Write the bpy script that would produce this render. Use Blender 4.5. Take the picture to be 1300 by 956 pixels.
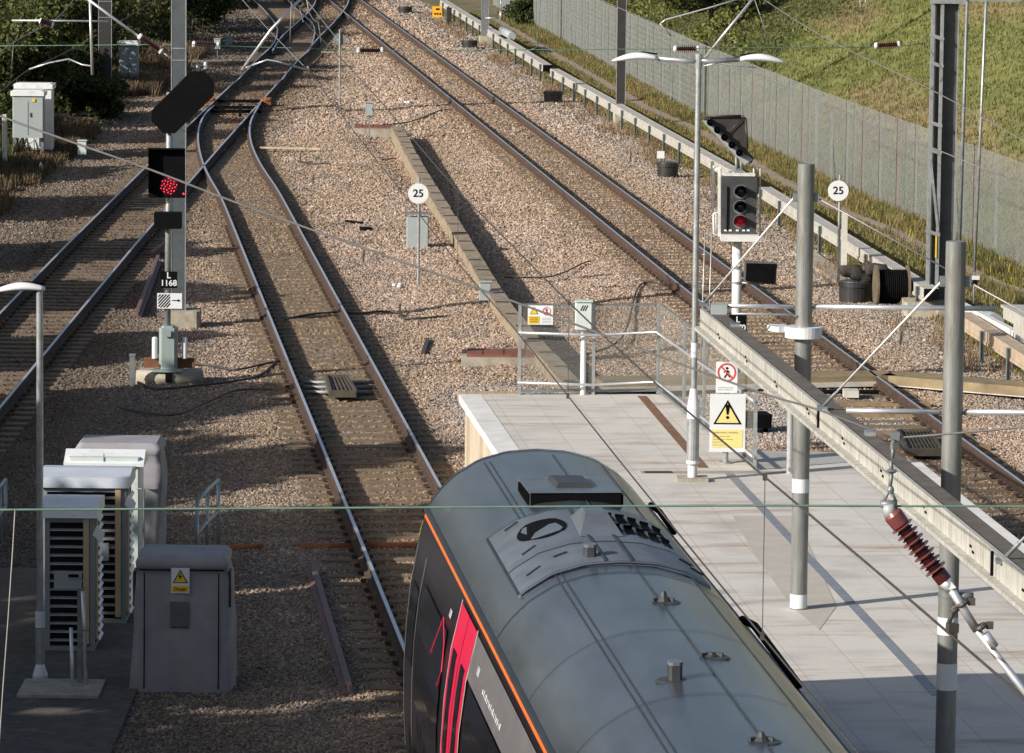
import bpy, math, random
import numpy as np
from mathutils import Vector, Matrix
random.seed(7); RNG = np.random.default_rng(11)
for o in list(bpy.data.objects): bpy.data.objects.remove(o)
scene = bpy.context.scene
COL = scene.collection

# ------------------------------------------------------------------ camera
CAM_H = 10.45; FPX = 6000.0; CX = 650.0; CY = 433.5
TH = math.atan((CY + 283.0) / FPX); RO = math.radians(0.6)
cF = np.array([0, math.cos(TH), -math.sin(TH)])
_U = np.array([0, math.sin(TH), math.cos(TH)]); _R = np.array([1.0, 0, 0])
cR = _R * math.cos(RO) + _U * math.sin(RO)
cU = -_R * math.sin(RO) + _U * math.cos(RO)
cO = np.array([0, 0, CAM_H])
cam = bpy.data.objects.new('camera', bpy.data.cameras.new('camera')); COL.objects.link(cam)
cam.data.sensor_width = 36.0; cam.data.lens = FPX * 36.0 / 1300.0
cam.data.shift_y = -(478.0 - CY) / 1300.0
cam.data.clip_start = 0.5; cam.data.clip_end = 3000
m = Matrix.Identity(4)
for i in range(3):
    m[i][0] = cR[i]; m[i][1] = cU[i]; m[i][2] = -cF[i]; m[i][3] = cO[i]
cam.matrix_world = m
scene.camera = cam
scene.render.resolution_x = 1024; scene.render.resolution_y = 753

# ------------------------------------------------------------------ light
SUN_EL = math.radians(23.5)
LD = Vector((0.836, 0.549, 0)).normalized()          # horizontal travel direction of the light
world = bpy.data.worlds.new("World"); scene.world = world; world.use_nodes = True
wn = world.node_tree.nodes; wl = world.node_tree.links
sky = wn.new('ShaderNodeTexSky'); sky.sky_type = 'NISHITA'; sky.sun_disc = False
sky.sun_elevation = SUN_EL
sky.sun_rotation = math.atan2(-LD.x, -LD.y)           # compass bearing of the sun, clockwise from +Y
sky.air_density = 1.0; sky.dust_density = 2.2; sky.ozone_density = 1.0
wl.new(sky.outputs[0], wn['Background'].inputs[0]); wn['Background'].inputs[1].default_value = 0.082
sd = bpy.data.lights.new('sun', 'SUN'); sd.energy = 4.9; sd.angle = math.radians(0.55); sd.color = (1.0, 0.935, 0.845)
sun = bpy.data.objects.new('sun', sd); COL.objects.link(sun)
sun.rotation_euler = Vector((LD.x * math.cos(SUN_EL), LD.y * math.cos(SUN_EL), -math.sin(SUN_EL))).to_track_quat('-Z', 'Y').to_euler()
sun.location = (-40, 0, 40)
scene.view_settings.view_transform = 'Standard'; scene.view_settings.look = 'None'
scene.view_settings.exposure = 0.36; scene.view_settings.gamma = 1.0
scene.view_settings.use_curve_mapping = False

# ------------------------------------------------------------------ measuring helpers (photo pixel -> place on a real surface)
def ray(x, y): return cF + cR * (x - CX) / FPX - cU * (y - CY) / FPX
def G(x, y, z=-0.25):
    d = ray(x, y); return Vector(cO + d * ((z - cO[2]) / d[2]))
def D(x, y, Y):
    d = ray(x, y); return Vector(cO + d * (Y / d[1]))
SL = 0.0985; HN = math.hypot(1, SL)
NX, NY = 1 / HN, SL / HN                              # unit vector across the tracks B, C
TX, TY = -SL / HN, 1 / HN                             # unit vector along them
YAW = math.atan(SL)
def V(x, y, u):                                       # vertical plane X+SL*Y=u
    d = ray(x, y); return Vector(cO + d * (u / (d[0] + SL * d[1])))
def KP(Y): return FPX / (Y * math.cos(TH))            # about px per metre at depth Y

# ------------------------------------------------------------------ numpy noise
_ng = RNG.random((256, 256))
def vnoise(x, y):
    x = np.asarray(x, float); y = np.asarray(y, float)
    xi = np.floor(x).astype(int); yi = np.floor(y).astype(int)
    fx = x - xi; fy = y - yi; fx = fx * fx * (3 - 2 * fx); fy = fy * fy * (3 - 2 * fy)
    g = lambda a, b: _ng[a % 256, b % 256]
    return (g(xi, yi) * (1 - fx) + g(xi + 1, yi) * fx) * (1 - fy) + (g(xi, yi + 1) * (1 - fx) + g(xi + 1, yi + 1) * fx) * fy
def fbm(x, y, o=3):
    s = 0; a = .5; t = 0
    for i in range(o):
        s = s + a * vnoise(x + 17 * i, y + 31 * i); t += a; a *= .5; x = x * 2.03; y = y * 2.03
    return s / t
def sstep(a, b, x):
    t = np.clip((np.asarray(x, float) - a) / (b - a), 0, 1); return t * t * (3 - 2 * t)

# ------------------------------------------------------------------ materials
MATS = {}
def M(name, c1, c2=None, scale=4.0, rough=.6, metal=0.0, bump=0.0, bscale=None, stretch=(1, 1, 1), amount=.6, spec=.5, dirt=None, dscale=1.0, damt=.4, attr=None, emit=None):
    if name in MATS: return MATS[name]
    mt = bpy.data.materials.new(name); mt.use_nodes = True
    n = mt.node_tree.nodes; l = mt.node_tree.links; b = n['Principled BSDF']
    b.inputs['Roughness'].default_value = rough; b.inputs['Metallic'].default_value = metal
    b.inputs['Specular IOR Level'].default_value = spec
    tc = n.new('ShaderNodeTexCoord'); mp = n.new('ShaderNodeMapping'); mp.inputs['Scale'].default_value = stretch
    l.new(tc.outputs['Object'], mp.inputs['Vector'])
    col = None
    if attr:
        at = n.new('ShaderNodeAttribute'); at.attribute_name = attr; col = at.outputs['Color']
    if c2 is not None:
        nz = n.new('ShaderNodeTexNoise'); nz.inputs['Scale'].default_value = scale; nz.inputs['Detail'].default_value = 5; nz.inputs['Roughness'].default_value = .62
        l.new(mp.outputs[0], nz.inputs['Vector'])
        rp = n.new('ShaderNodeValToRGB'); rp.color_ramp.elements[0].position = .5 - amount / 2 * .5; rp.color_ramp.elements[1].position = .5 + amount / 2 * .5
        rp.color_ramp.elements[0].color = (*c1, 1); rp.color_ramp.elements[1].color = (*c2, 1)
        l.new(nz.outputs['Fac'], rp.inputs[0])
        if attr:
            mx = n.new('ShaderNodeMix'); mx.data_type = 'RGBA'; mx.blend_type = 'MULTIPLY'; mx.inputs[0].default_value = 1
            l.new(col, mx.inputs[6]); l.new(rp.outputs[0], mx.inputs[7]); col = mx.outputs[2]
        else: col = rp.outputs[0]
    if dirt is not None:
        nd = n.new('ShaderNodeTexNoise'); nd.inputs['Scale'].default_value = dscale; nd.inputs['Detail'].default_value = 6; nd.inputs['Roughness'].default_value = .7
        l.new(mp.outputs[0], nd.inputs['Vector'])
        mr = n.new('ShaderNodeMapRange'); mr.inputs[1].default_value = .5; mr.inputs[2].default_value = .68; mr.inputs[4].default_value = damt
        l.new(nd.outputs['Fac'], mr.inputs[0])
        mx = n.new('ShaderNodeMix'); mx.data_type = 'RGBA'
        l.new(mr.outputs[0], mx.inputs[0])
        if col: l.new(col, mx.inputs[6])
        else: mx.inputs[6].default_value = (*c1, 1)
        mx.inputs[7].default_value = (*dirt, 1); col = mx.outputs[2]
    if col: l.new(col, b.inputs['Base Color'])
    else: b.inputs['Base Color'].default_value = (*c1, 1)
    if bump:
        nb = n.new('ShaderNodeTexNoise'); nb.inputs['Scale'].default_value = bscale or scale * 6; nb.inputs['Detail'].default_value = 4
        l.new(mp.outputs[0], nb.inputs['Vector'])
        bp = n.new('ShaderNodeBump'); bp.inputs['Strength'].default_value = bump; bp.inputs['Distance'].default_value = .02
        l.new(nb.outputs['Fac'], bp.inputs['Height']); l.new(bp.outputs[0], b.inputs['Normal'])
    if emit:
        b.inputs['Emission Color'].default_value = (*emit[:3], 1); b.inputs['Emission Strength'].default_value = emit[3]
    MATS[name] = mt; return mt

m_steel = M('galvanised steel', (.32, .34, .35), (.46, .48, .49), 9, .42, .55, .1, dirt=(.25, .22, .18), dscale=3, damt=.3)
m_steel_d = M('grey steel', (.15, .17, .18), (.24, .26, .27), 7, .5, .3)
m_white = M('white paint', (.62, .63, .62), (.74, .74, .72), 3, .45, dirt=(.38, .34, .28), dscale=4, damt=.5)
m_clean_white = M('sign white', (.72, .74, .76), (.66, .68, .70), 5, .4)
m_black = M('black paint', (.003, .003, .0035), (.005, .005, .006), 6, .8, spec=.08)
m_blackplastic = M('black plastic', (.018, .018, .02), (.035, .034, .034), 5, .45, bump=.1)
m_rust = M('rusty steel', (.040, .024, .016), (.085, .050, .033), 8, .85, .0, .2)
m_railhead = M('polished railhead', (.66, .68, .74), (.58, .60, .66), 3, .42, .7, stretch=(1, 1, 1))
m_orange_rust = M('bright rust', (.32, .12, .04), (.20, .07, .03), 9, .8, 0, .2)
m_conc = M('weathered concrete', (.30, .27, .21), (.42, .38, .31), 6, .85, 0, .25, dirt=(.14, .12, .09), dscale=2.4, damt=.6)
m_conc_l = M('pale concrete', (.50, .48, .43), (.60, .57, .52), 5, .8, 0, .15, dirt=(.25, .22, .18), dscale=2, damt=.5)
m_sleeper = M('sleeper concrete', (.15, .11, .072), (.225, .165, .11), 14, .9, 0, .5, dirt=(.13, .095, .06), dscale=5, damt=.7)
m_timber = M('sleeper timber', (.20, .13, .07), (.36, .25, .14), 5, .85, 0, .3, stretch=(1, 6, 1))
m_wood = M('pale timber', (.40, .30, .20), (.55, .43, .31), 4, .8, 0, .2, dirt=(.2, .13, .08), dscale=3)  # pale wood tone with brown dirt patches
m_brown = M('dark grp trough', (.20, .15, .08), (.30, .23, .13), 3, .7, 0, .15, dirt=(.12, .09, .05), dscale=2)
m_yellow = M('warning yellow', (.80, .52, .03), (.72, .46, .03), 4, .5)
m_yellow_p = M('pale yellow', (.72, .62, .22), (.66, .57, .22), 4, .5)
m_red = M('sign red', (.62, .06, .04), (.55, .05, .035), 4, .5)
m_insul = M('maroon insulator', (.045, .008, .010), (.085, .018, .02), 6, .25, spec=.6)
m_insul_l = M('pink brown insulator', (.13, .034, .034), (.19, .058, .055), 5, .3, spec=.6)
m_copper = M('green copper wire', (.10, .19, .15), (.14, .24, .19), 5, .6, .2)
m_wire = M('dark wire', (.055, .05, .045), (.09, .08, .07), 9, .6, .3)
m_wire_l = M('grey wire', (.25, .24, .23), (.33, .32, .31), 9, .5, .5)
m_alu = M('aluminium tube', (.55, .56, .58), (.66, .67, .69), 8, .33, .6)
m_whiterod = M('white rod', (.70, .69, .67), (.78, .77, .75), 8, .4)
m_cloth = M('grey cloth cover', (.235, .23, .25), (.30, .29, .31), 3, .8, 0, .5, bscale=2.2, dirt=(.22, .21, .22), dscale=.8, damt=.35)
m_cab_g = M('green white cabinet', (.50, .58, .56), (.58, .65, .62), 2, .4, dirt=(.3, .3, .26), dscale=2)
m_cab_w = M('white cabinet', (.66, .68, .70), (.72, .74, .75), 2, .4, dirt=(.3, .3, .3), dscale=2.5, damt=.35)
m_cab_gr = M('grey cabinet', (.30, .34, .35), (.36, .40, .41), 3, .45, dirt=(.2, .2, .18), dscale=3)
m_bluegrey = M('blue grey steel sheet', (.26, .30, .38), (.32, .36, .44), 3, .4, .2)
m_tan = M('tan timber edge', (.42, .31, .18), (.5, .38, .24), 3, .6)

# ------------------------------------------------------------------ mesh builder
class MB:
    def __init__(s): s.v = []; s.f = []; s.mi = []; s.mats = []; s.cur = 0; s.sm = []
    def mat(s, m):
        if m not in s.mats: s.mats.append(m)
        s.cur = s.mats.index(m); return s
    def add(s, vs, fs, smooth=False):
        o = len(s.v); s.v += [tuple(v) for v in vs]
        for f in fs: s.f.append([o + i for i in f]); s.mi.append(s.cur); s.sm.append(smooth)
        return s
    def box(s, x0, x1, y0, y1, z0, z1):
        v = [(x0, y0, z0), (x1, y0, z0), (x1, y1, z0), (x0, y1, z0), (x0, y0, z1), (x1, y0, z1), (x1, y1, z1), (x0, y1, z1)]
        return s.add(v, [(3, 2, 1, 0), (4, 5, 6, 7), (0, 1, 5, 4), (1, 2, 6, 5), (2, 3, 7, 6), (3, 0, 4, 7)])
    def cbox(s, c, sx, sy, sz, rz=0, bev=0):          # centred box, turned about z, bevelled corner profile in plan
        hx, hy, hz = sx / 2, sy / 2, sz / 2
        if bev: pl = [(-hx + bev, -hy), (hx - bev, -hy), (hx, -hy + bev), (hx, hy - bev), (hx - bev, hy), (-hx + bev, hy), (-hx, hy - bev), (-hx, -hy + bev)]
        else: pl = [(-hx, -hy), (hx, -hy), (hx, hy), (-hx, hy)]
        ca, sa = math.cos(rz), math.sin(rz); c = Vector(c); n = len(pl)
        v = [(c.x + a * ca - b * sa, c.y + a * sa + b * ca, c.z - hz) for a, b in pl] + [(c.x + a * ca - b * sa, c.y + a * sa + b * ca, c.z + hz) for a, b in pl]
        f = [tuple(range(n - 1, -1, -1)), tuple(range(n, 2 * n))] + [(i, (i + 1) % n, n + (i + 1) % n, n + i) for i in range(n)]
        return s.add(v, f)
    def beam(s, a, b, w, h, up=(0, 0, 1)):            # rectangular bar from a to b
        a = Vector(a); b = Vector(b); d = (b - a).normalized(); up = Vector(up)
        if abs(d.dot(up)) > .98: up = Vector((0, 1, 0))
        x = d.cross(up).normalized(); y = x.cross(d).normalized()
        q = [(-w / 2, -h / 2), (w / 2, -h / 2), (w / 2, h / 2), (-w / 2, h / 2)]
        v = [a + x * i + y * j for i, j in q] + [b + x * i + y * j for i, j in q]
        return s.add(v, [(0, 1, 2, 3), (7, 6, 5, 4), (4, 5, 1, 0), (5, 6, 2, 1), (6, 7, 3, 2), (7, 4, 0, 3)])
    def tube(s, pts, r, n=8, cap=True):
        pts = [Vector(p) for p in pts]; rr = r if isinstance(r, (list, tuple)) else [r] * len(pts)
        vs = []; prev = None
        for i, p in enumerate(pts):
            d = (pts[min(i + 1, len(pts) - 1)] - pts[max(i - 1, 0)]).normalized()
            up = Vector((0, 0, 1)) if abs(d.z) < .95 else Vector((0, 1, 0))
            if prev is not None:
                x = (prev - d * prev.dot(d)).normalized()
            else: x = d.cross(up).normalized()
            prev = x; y = d.cross(x)
            for k in range(n):
                a = 2 * math.pi * k / n; vs.append(p + (x * math.cos(a) + y * math.sin(a)) * rr[i])
        fs = [(i * n + k, i * n + (k + 1) % n, (i + 1) * n + (k + 1) % n, (i + 1) * n + k) for i in range(len(pts) - 1) for k in range(n)]
        s.add(vs, fs, n > 5)
        if cap:
            m0 = len(s.v) - len(vs)
            s.f.append([m0 + k for k in range(n - 1, -1, -1)]); s.mi.append(s.cur); s.sm.append(False)
            s.f.append([m0 + (len(pts) - 1) * n + k for k in range(n)]); s.mi.append(s.cur); s.sm.append(False)
        return s
    def lathe(s, prof, c=(0, 0, 0), n=20, axis=(0, 0, 1)):   # prof [(r,t)...] along axis
        ax = Vector(axis).normalized(); up = Vector((0, 0, 1)) if abs(ax.z) < .95 else Vector((0, 1, 0))
        x = ax.cross(up).normalized(); y = ax.cross(x); c = Vector(c); vs = []
        for r, t in prof:
            for k in range(n):
                a = 2 * math.pi * k / n; vs.append(c + ax * t + (x * math.cos(a) + y * math.sin(a)) * max(r, 1e-4))
        fs = [(i * n + k, (i + 1) * n + k, (i + 1) * n + (k + 1) % n, i * n + (k + 1) % n) for i in range(len(prof) - 1) for k in range(n)]
        fs += [tuple(range(n)), tuple(range(len(prof) * n - 1, (len(prof) - 1) * n - 1, -1))]
        return s.add(vs, fs, False)
    def prism(s, pts, thick, nrm):                    # flat polygon (3D points) given thickness along nrm
        nv = Vector(nrm).normalized() * thick; n = len(pts); a = [Vector(p) for p in pts]
        v = a + [p + nv for p in a]
        return s.add(v, [tuple(range(n)), tuple(range(2 * n - 1, n - 1, -1))] + [(i, n + i, n + (i + 1) % n, (i + 1) % n) for i in range(n)])
    def build(s, name, parent=None, mat=None, loc=None, local=False):
        me = bpy.data.meshes.new(name)
        if local: off = Vector((0, 0, 0))
        elif loc is not None: off = Vector(loc)
        elif parent is not None: off = PW[parent.name].copy()
        else:
            A_ = np.array(s.v); off = Vector((A_[:, 0].mean(), A_[:, 1].mean(), A_[:, 2].min()))
        me.from_pydata([tuple(Vector(v) - off) for v in s.v], [], s.f)
        mats = [mat] if mat else s.mats
        for mm in mats: me.materials.append(mm)
        if not mat and len(s.mats) > 1: me.polygons.foreach_set('material_index', s.mi)
        me.polygons.foreach_set('use_smooth', s.sm)
        me.update()
        import bmesh
        bm = bmesh.new(); bm.from_mesh(me); bmesh.ops.recalc_face_normals(bm, faces=bm.faces); bm.to_mesh(me); bm.free()
        o = bpy.data.objects.new(name, me); COL.objects.link(o)
        if parent is not None:
            o.parent = parent; o.location = off if local else off - PW[parent.name]
            PW[o.name] = off.copy()
        else: o.location = off; PW[o.name] = off.copy()
        return o
def _pieces(s, name, parent=None, local=False):       # one object per separate piece
    par = list(range(len(s.v)))
    def fd(a):
        while par[a] != a: par[a] = par[par[a]]; a = par[a]
        return a
    for f in s.f:
        for i in f[1:]: par[fd(i)] = fd(f[0])
    gr = {}
    for k, f in enumerate(s.f): gr.setdefault(fd(f[0]), []).append(k)
    for ks in gr.values():
        m = MB(); idx = {}
        m.mats = list(s.mats)
        for k in ks:
            m.f.append([idx.setdefault(i, len(idx)) for i in s.f[k]]); m.mi.append(s.mi[k]); m.sm.append(s.sm[k])
        m.v = [None] * len(idx)
        for i, j in idx.items(): m.v[j] = s.v[i]
        o = m.build(name, parent, local=local)
    return o
MB.pieces = _pieces
PW = {}   # world origin of every object made here
def tag(o, label=None, cat=None, group=None, kind=None):
    if label: o['label'] = label
    if cat: o['category'] = cat
    if group: o['group'] = group
    if kind: o['kind'] = kind
    return o
def thing(name, label, cat, loc, group=None):
    o = bpy.data.objects.new(name, None); COL.objects.link(o); o.location = loc; o.empty_display_size = .2
    PW[o.name] = Vector(loc); return tag(o, label, cat, group)
def children_of(o): return [c for c in bpy.data.objects if c.parent == o]
def copy_tree(o, parent=None):
    c = o.copy(); COL.objects.link(c); c.parent = parent; PW[c.name] = PW[o.name].copy()
    for ch in children_of(o): copy_tree(ch, c)
    return c
def place_copy(src, loc, rz=0, label=None):
    c = copy_tree(src); c.location = loc; c.rotation_euler = (0, 0, rz)
    if label: c['label'] = label
    return c
def raw_mesh(name, verts, faces_flat, nper, mat, col=None, smooth=False):
    me = bpy.data.meshes.new(name); nv = len(verts); nf = len(faces_flat) // nper
    me.vertices.add(nv); me.vertices.foreach_set('co', np.asarray(verts, np.float32).ravel())
    me.loops.add(nf * nper); me.loops.foreach_set('vertex_index', np.asarray(faces_flat, np.int32))
    me.polygons.add(nf); me.polygons.foreach_set('loop_start', np.arange(0, nf * nper, nper, dtype=np.int32))
    me.polygons.foreach_set('loop_total', np.full(nf, nper, np.int32))
    me.polygons.foreach_set('use_smooth', np.full(nf, smooth, bool))
    if col is not None:
        a = me.color_attributes.new('Col', 'FLOAT_COLOR', 'POINT')
        c4 = np.ones((nv, 4), np.float32); c4[:, :3] = col; a.data.foreach_set('color', c4.ravel())
    me.materials.append(mat); me.update(calc_edges=True); me.validate()
    o = bpy.data.objects.new(name, me); COL.objects.link(o); PW[o.name] = Vector((0, 0, 0)); return o
def text_mesh(name, txt, size, mat, parent, loc, face=(0, -1, 0), ext=.002, bold=.0, align='CENTER'):
    cu = bpy.data.curves.new('t', 'FONT'); cu.body = txt; cu.size = size; cu.extrude = ext; cu.offset = bold
    cu.align_x = align; cu.align_y = 'CENTER'; cu.space_line = .85
    t = bpy.data.objects.new('t', cu); COL.objects.link(t); bpy.context.view_layer.update()
    me = bpy.data.meshes.new_from_object(t.evaluated_get(bpy.context.evaluated_depsgraph_get()))
    bpy.data.objects.remove(t)
    me.materials.clear(); me.materials.append(mat); me.name = name
    o = bpy.data.objects.new(name, me); COL.objects.link(o)
    rz = math.atan2(face[0], -face[1])
    o.rotation_euler = (math.pi / 2, 0, rz)
    if parent is not None: o.parent = parent; o.location = Vector(loc) - PW[parent.name]
    else: o.location = loc
    PW[o.name] = Vector(loc); return o
def smooth_poly(p, n=8):
    p = [np.array(q, float) for q in p]; out = []
    P_ = [2 * p[0] - p[1]] + p + [2 * p[-1] - p[-2]]
    for i in range(1, len(P_) - 2):
        a, b, c, d = P_[i - 1:i + 3]
        for k in range(n):
            t = k / n; out.append(.5 * ((2 * b) + (-a + c) * t + (2 * a - 5 * b + 4 * c - d) * t * t + (-a + 3 * b - 3 * c + d) * t ** 3))
    out.append(P_[-2]); return out

# ------------------------------------------------------------------ track lines (world X as a function of Y)
def CB(Y): return 5.03 - SL * np.asarray(Y, float) + 0.0
def CC(Y): return 13.87 - SL * np.asarray(Y, float)
def CA(Y):
    Y = np.asarray(Y, float)
    return np.interp(Y, [40, 91, 105, 120, 134, 148, 162, 176], [-9.25, -9.21, -9.19, -9.12, -9.05, -8.95, -8.83, -8.73])
TROUGH = [G(*p) for p in [(503, 176), (524, 215), (546, 255), (575, 302), (603, 350), (640, 410), (690, 472), (735, 520)]]
def ground_z(X, Y):
    u = X + SL * Y
    z = -0.25 + .05 * (fbm(X * .5, Y * .35, 3) - .5)
    for cf in (CA, CB, CC):
        d = np.abs(X - cf(Y)); lim = 160 if cf is CB else 400
        w = np.where(Y < lim, np.exp(-(d / 1.5) ** 4), 0); z = z * (1 - w) + (-.235) * w
    z = z + .10 * sstep(6.8, 8.6, u) * (1 - sstep(9.0, 9.5, u)) * sstep(75, 85, Y) * (1 - sstep(150, 170, Y)) - .06 * sstep(9.3, 9.7, u) * (1 - sstep(11, 12, u))   # stone banked against the left of the trough
    z = z - .04 * sstep(16.6, 17.8, u)
    z = z + .25 * sstep(20.2, 22.5, u)
    z = z + .5 * (1 - sstep(-17, -12.2, X)) * sstep(110, 125, Y)
    return z
def ground_col(X, Y):
    u = X + SL * Y
    n1 = fbm(X * .45, Y * .25, 4); n2 = fbm(X * 1.7 + 9, Y * 1.1, 3)
    n = np.stack([n1] * 3, -1)
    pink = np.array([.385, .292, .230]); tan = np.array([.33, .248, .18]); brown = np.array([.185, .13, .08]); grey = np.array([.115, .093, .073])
    S3 = lambda w: np.stack([w] * 3, -1)
    c = S3(sstep(.35, .65, n1)) * (pink - tan) + tan
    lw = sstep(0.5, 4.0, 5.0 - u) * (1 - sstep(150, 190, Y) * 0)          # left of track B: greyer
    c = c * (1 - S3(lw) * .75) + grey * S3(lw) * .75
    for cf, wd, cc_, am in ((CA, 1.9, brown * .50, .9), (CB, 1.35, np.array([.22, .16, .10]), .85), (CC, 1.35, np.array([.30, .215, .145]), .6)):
        d = np.abs(X - cf(Y)); lim = 170 if cf is CB else 400
        w = np.where(Y < lim, np.exp(-(d / wd) ** 4), 0) * am; c = c * (1 - S3(w)) + cc_ * S3(w)
        for sgn in (-1, 1):                                                # rusty bands by each rail
            w = np.where(Y < lim, np.exp(-((d * 1.0 - .75) / .22) ** 2), 0) * .35
            c = c * (1 - S3(w)) + np.array([.21, .12, .06]) * S3(w)
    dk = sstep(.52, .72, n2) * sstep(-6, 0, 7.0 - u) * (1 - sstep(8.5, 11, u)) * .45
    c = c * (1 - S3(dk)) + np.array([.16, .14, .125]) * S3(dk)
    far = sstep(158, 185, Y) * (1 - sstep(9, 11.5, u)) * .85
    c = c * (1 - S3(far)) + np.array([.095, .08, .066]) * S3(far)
    gr = sstep(75, 78, Y) * (1 - sstep(80, 84, Y)) * sstep(6.4, 7.4, u) * (1 - sstep(14, 15, u)) * .6   # grey clean stone behind the platform
    c = c * (1 - S3(gr)) + np.array([.30, .31, .30]) * S3(gr)
    cess = sstep(15.4, 16.8, u) * .7                                       # greyer cess by the far trough
    c = c * (1 - S3(cess)) + np.array([.27, .235, .20]) * S3(cess)
    gw = sstep(17.4, 18.3, u + .5 * (n2 - .5))                             # grass strip
    gc = S3(sstep(.3, .7, n2)) * (np.array([.21, .16, .09]) - np.array([.12, .125, .04])) + np.array([.12, .125, .04])
    c = c * (1 - S3(gw)) + gc * S3(gw)
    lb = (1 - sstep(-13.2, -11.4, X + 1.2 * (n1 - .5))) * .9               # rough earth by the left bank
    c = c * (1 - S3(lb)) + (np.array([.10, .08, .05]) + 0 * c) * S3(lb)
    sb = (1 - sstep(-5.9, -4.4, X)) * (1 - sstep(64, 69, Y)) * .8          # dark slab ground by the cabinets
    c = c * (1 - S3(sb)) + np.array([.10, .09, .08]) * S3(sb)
    return np.clip(c, .01, 1)

# ------------------------------------------------------------------ ground sheet
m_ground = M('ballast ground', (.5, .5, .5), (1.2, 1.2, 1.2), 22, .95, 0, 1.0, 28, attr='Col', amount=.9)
gx = np.concatenate([[-900, -400, -150, -80, -50, -35, -28], np.arange(-22, 27, .22), [30, 40, 60, 100, 200, 500, 900]])
gy = np.concatenate([[-300, -100, -30, 0, 20, 30], np.arange(38, 125, .3), np.arange(125, 245, .6), [260, 290, 340, 450, 700, 1400]])
XX, YY = np.meshgrid(gx, gy); ZZ = ground_z(XX, YY)
vv = np.stack([XX, YY, ZZ], -1).reshape(-1, 3); nx_, ny_ = len(gx), len(gy)
ii = (np.arange(ny_ - 1)[:, None] * nx_ + np.arange(nx_ - 1)[None]).ravel()
ff = np.stack([ii, ii + 1, ii + 1 + nx_, ii + nx_], -1).ravel()
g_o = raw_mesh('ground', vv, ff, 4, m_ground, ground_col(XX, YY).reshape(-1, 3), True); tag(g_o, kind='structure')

# ------------------------------------------------------------------ ballast stones (one mass of loose stone)
m_stone = M('ballast stone', (.85, .85, .85), (1.15, 1.15, 1.15), 30, .85, 0, attr='Col', amount=.8)
def scatter(y0, y1, dens, x_lo, x_hi, keep):
    n = int((y1 - y0) * (x_hi - x_lo) * dens)
    X = RNG.uniform(x_lo, x_hi, n); Y = RNG.uniform(y0, y1, n)
    # inside the view cone plus a margin
    k = (np.abs(X) < Y * .116 + .8) & keep(X, Y)
    return X[k], Y[k]
def stone_keep(X, Y):
    u = X + SL * Y
    k = u < 17.9
    k &= ~((u > 6.4) & (u < 12.1) & (Y < 66.5)); k &= ~((u > 6.4) & (u < 9.9) & (Y < 73))
    k &= ~((np.abs(u - 5.0) < 1.35) & (Y < 44))
    k &= ~((X < -13.4) & (Y > 100))
    return k
Xs = []; Ys = []; Ss = []
for (a, b, dn, s0) in ((47, 62, 620, .025), (62, 80, 560, .025), (80, 105, 380, .029), (105, 140, 190, .037), (140, 185, 80, .050), (185, 238, 30, .072)):
    w = b * .116 + 1
    x, y = scatter(a, b, dn, -w, w, stone_keep); Xs.append(x); Ys.append(y); Ss.append(RNG.uniform(.55, 1.3, len(x)) * s0)
X = np.concatenate(Xs); Y = np.concatenate(Ys); S_ = np.concatenate(Ss); N = len(X)
print('stones', N)
octv = np.array([(1, 0, 0), (0, 1, 0), (-1, 0, 0), (0, -1, 0), (0, 0, 1), (0, 0, -1)], float)
octf = np.array([(0, 1, 4), (1, 2, 4), (2, 3, 4), (3, 0, 4), (1, 0, 5), (2, 1, 5), (3, 2, 5), (0, 3, 5)])
q = RNG.normal(size=(N, 4)); q /= np.linalg.norm(q, axis=1)[:, None]
w_, x_, y_, z_ = q.T
Rm = np.stack([1 - 2 * (y_ ** 2 + z_ ** 2), 2 * (x_ * y_ - z_ * w_), 2 * (x_ * z_ + y_ * w_), 2 * (x_ * y_ + z_ * w_), 1 - 2 * (x_ ** 2 + z_ ** 2), 2 * (y_ * z_ - x_ * w_), 2 * (x_ * z_ - y_ * w_), 2 * (y_ * z_ + x_ * w_), 1 - 2 * (x_ ** 2 + y_ ** 2)], -1).reshape(N, 3, 3)
loc = octv[None] * RNG.uniform(.55, 1.25, (N, 6, 1)) + RNG.normal(0, .16, (N, 6, 3))
vs_ = np.einsum('nij,nkj->nki', Rm, loc) * S_[:, None, None]
vs_[:, :, 2] *= .8
vs_ += np.stack([X, Y, ground_z(X, Y) + S_ * .35], -1)[:, None]
fcs = (octf[None] + 6 * np.arange(N)[:, None, None]).ravel()
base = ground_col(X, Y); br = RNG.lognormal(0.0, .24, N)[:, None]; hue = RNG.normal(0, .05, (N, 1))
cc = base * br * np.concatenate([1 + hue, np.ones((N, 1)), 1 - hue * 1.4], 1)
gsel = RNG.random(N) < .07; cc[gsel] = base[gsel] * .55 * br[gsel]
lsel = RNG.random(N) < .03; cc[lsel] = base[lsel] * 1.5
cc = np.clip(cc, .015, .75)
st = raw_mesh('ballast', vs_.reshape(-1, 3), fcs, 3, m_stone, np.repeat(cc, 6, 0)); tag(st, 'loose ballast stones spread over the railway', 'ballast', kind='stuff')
del vs_, loc, Rm, q

def PB(mb, x0, y0, x1, y1, Y, depth, back=0.0):       # box filling a photo rectangle, at its real distance Y, depth metres deep
    xm, ym = (x0 + x1) / 2, (y0 + y1) / 2
    xa, xb = D(x0, ym, Y).x, D(x1, ym, Y).x; za, zb = D(xm, y1, Y).z, D(xm, y0, Y).z
    return mb.box(xa, xb, Y - depth + back, Y + back, za, zb)
def W(u, s, z=0.0): return Vector((NX * u / HN + TX * s, NY * u / HN + TY * s, z))

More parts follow.
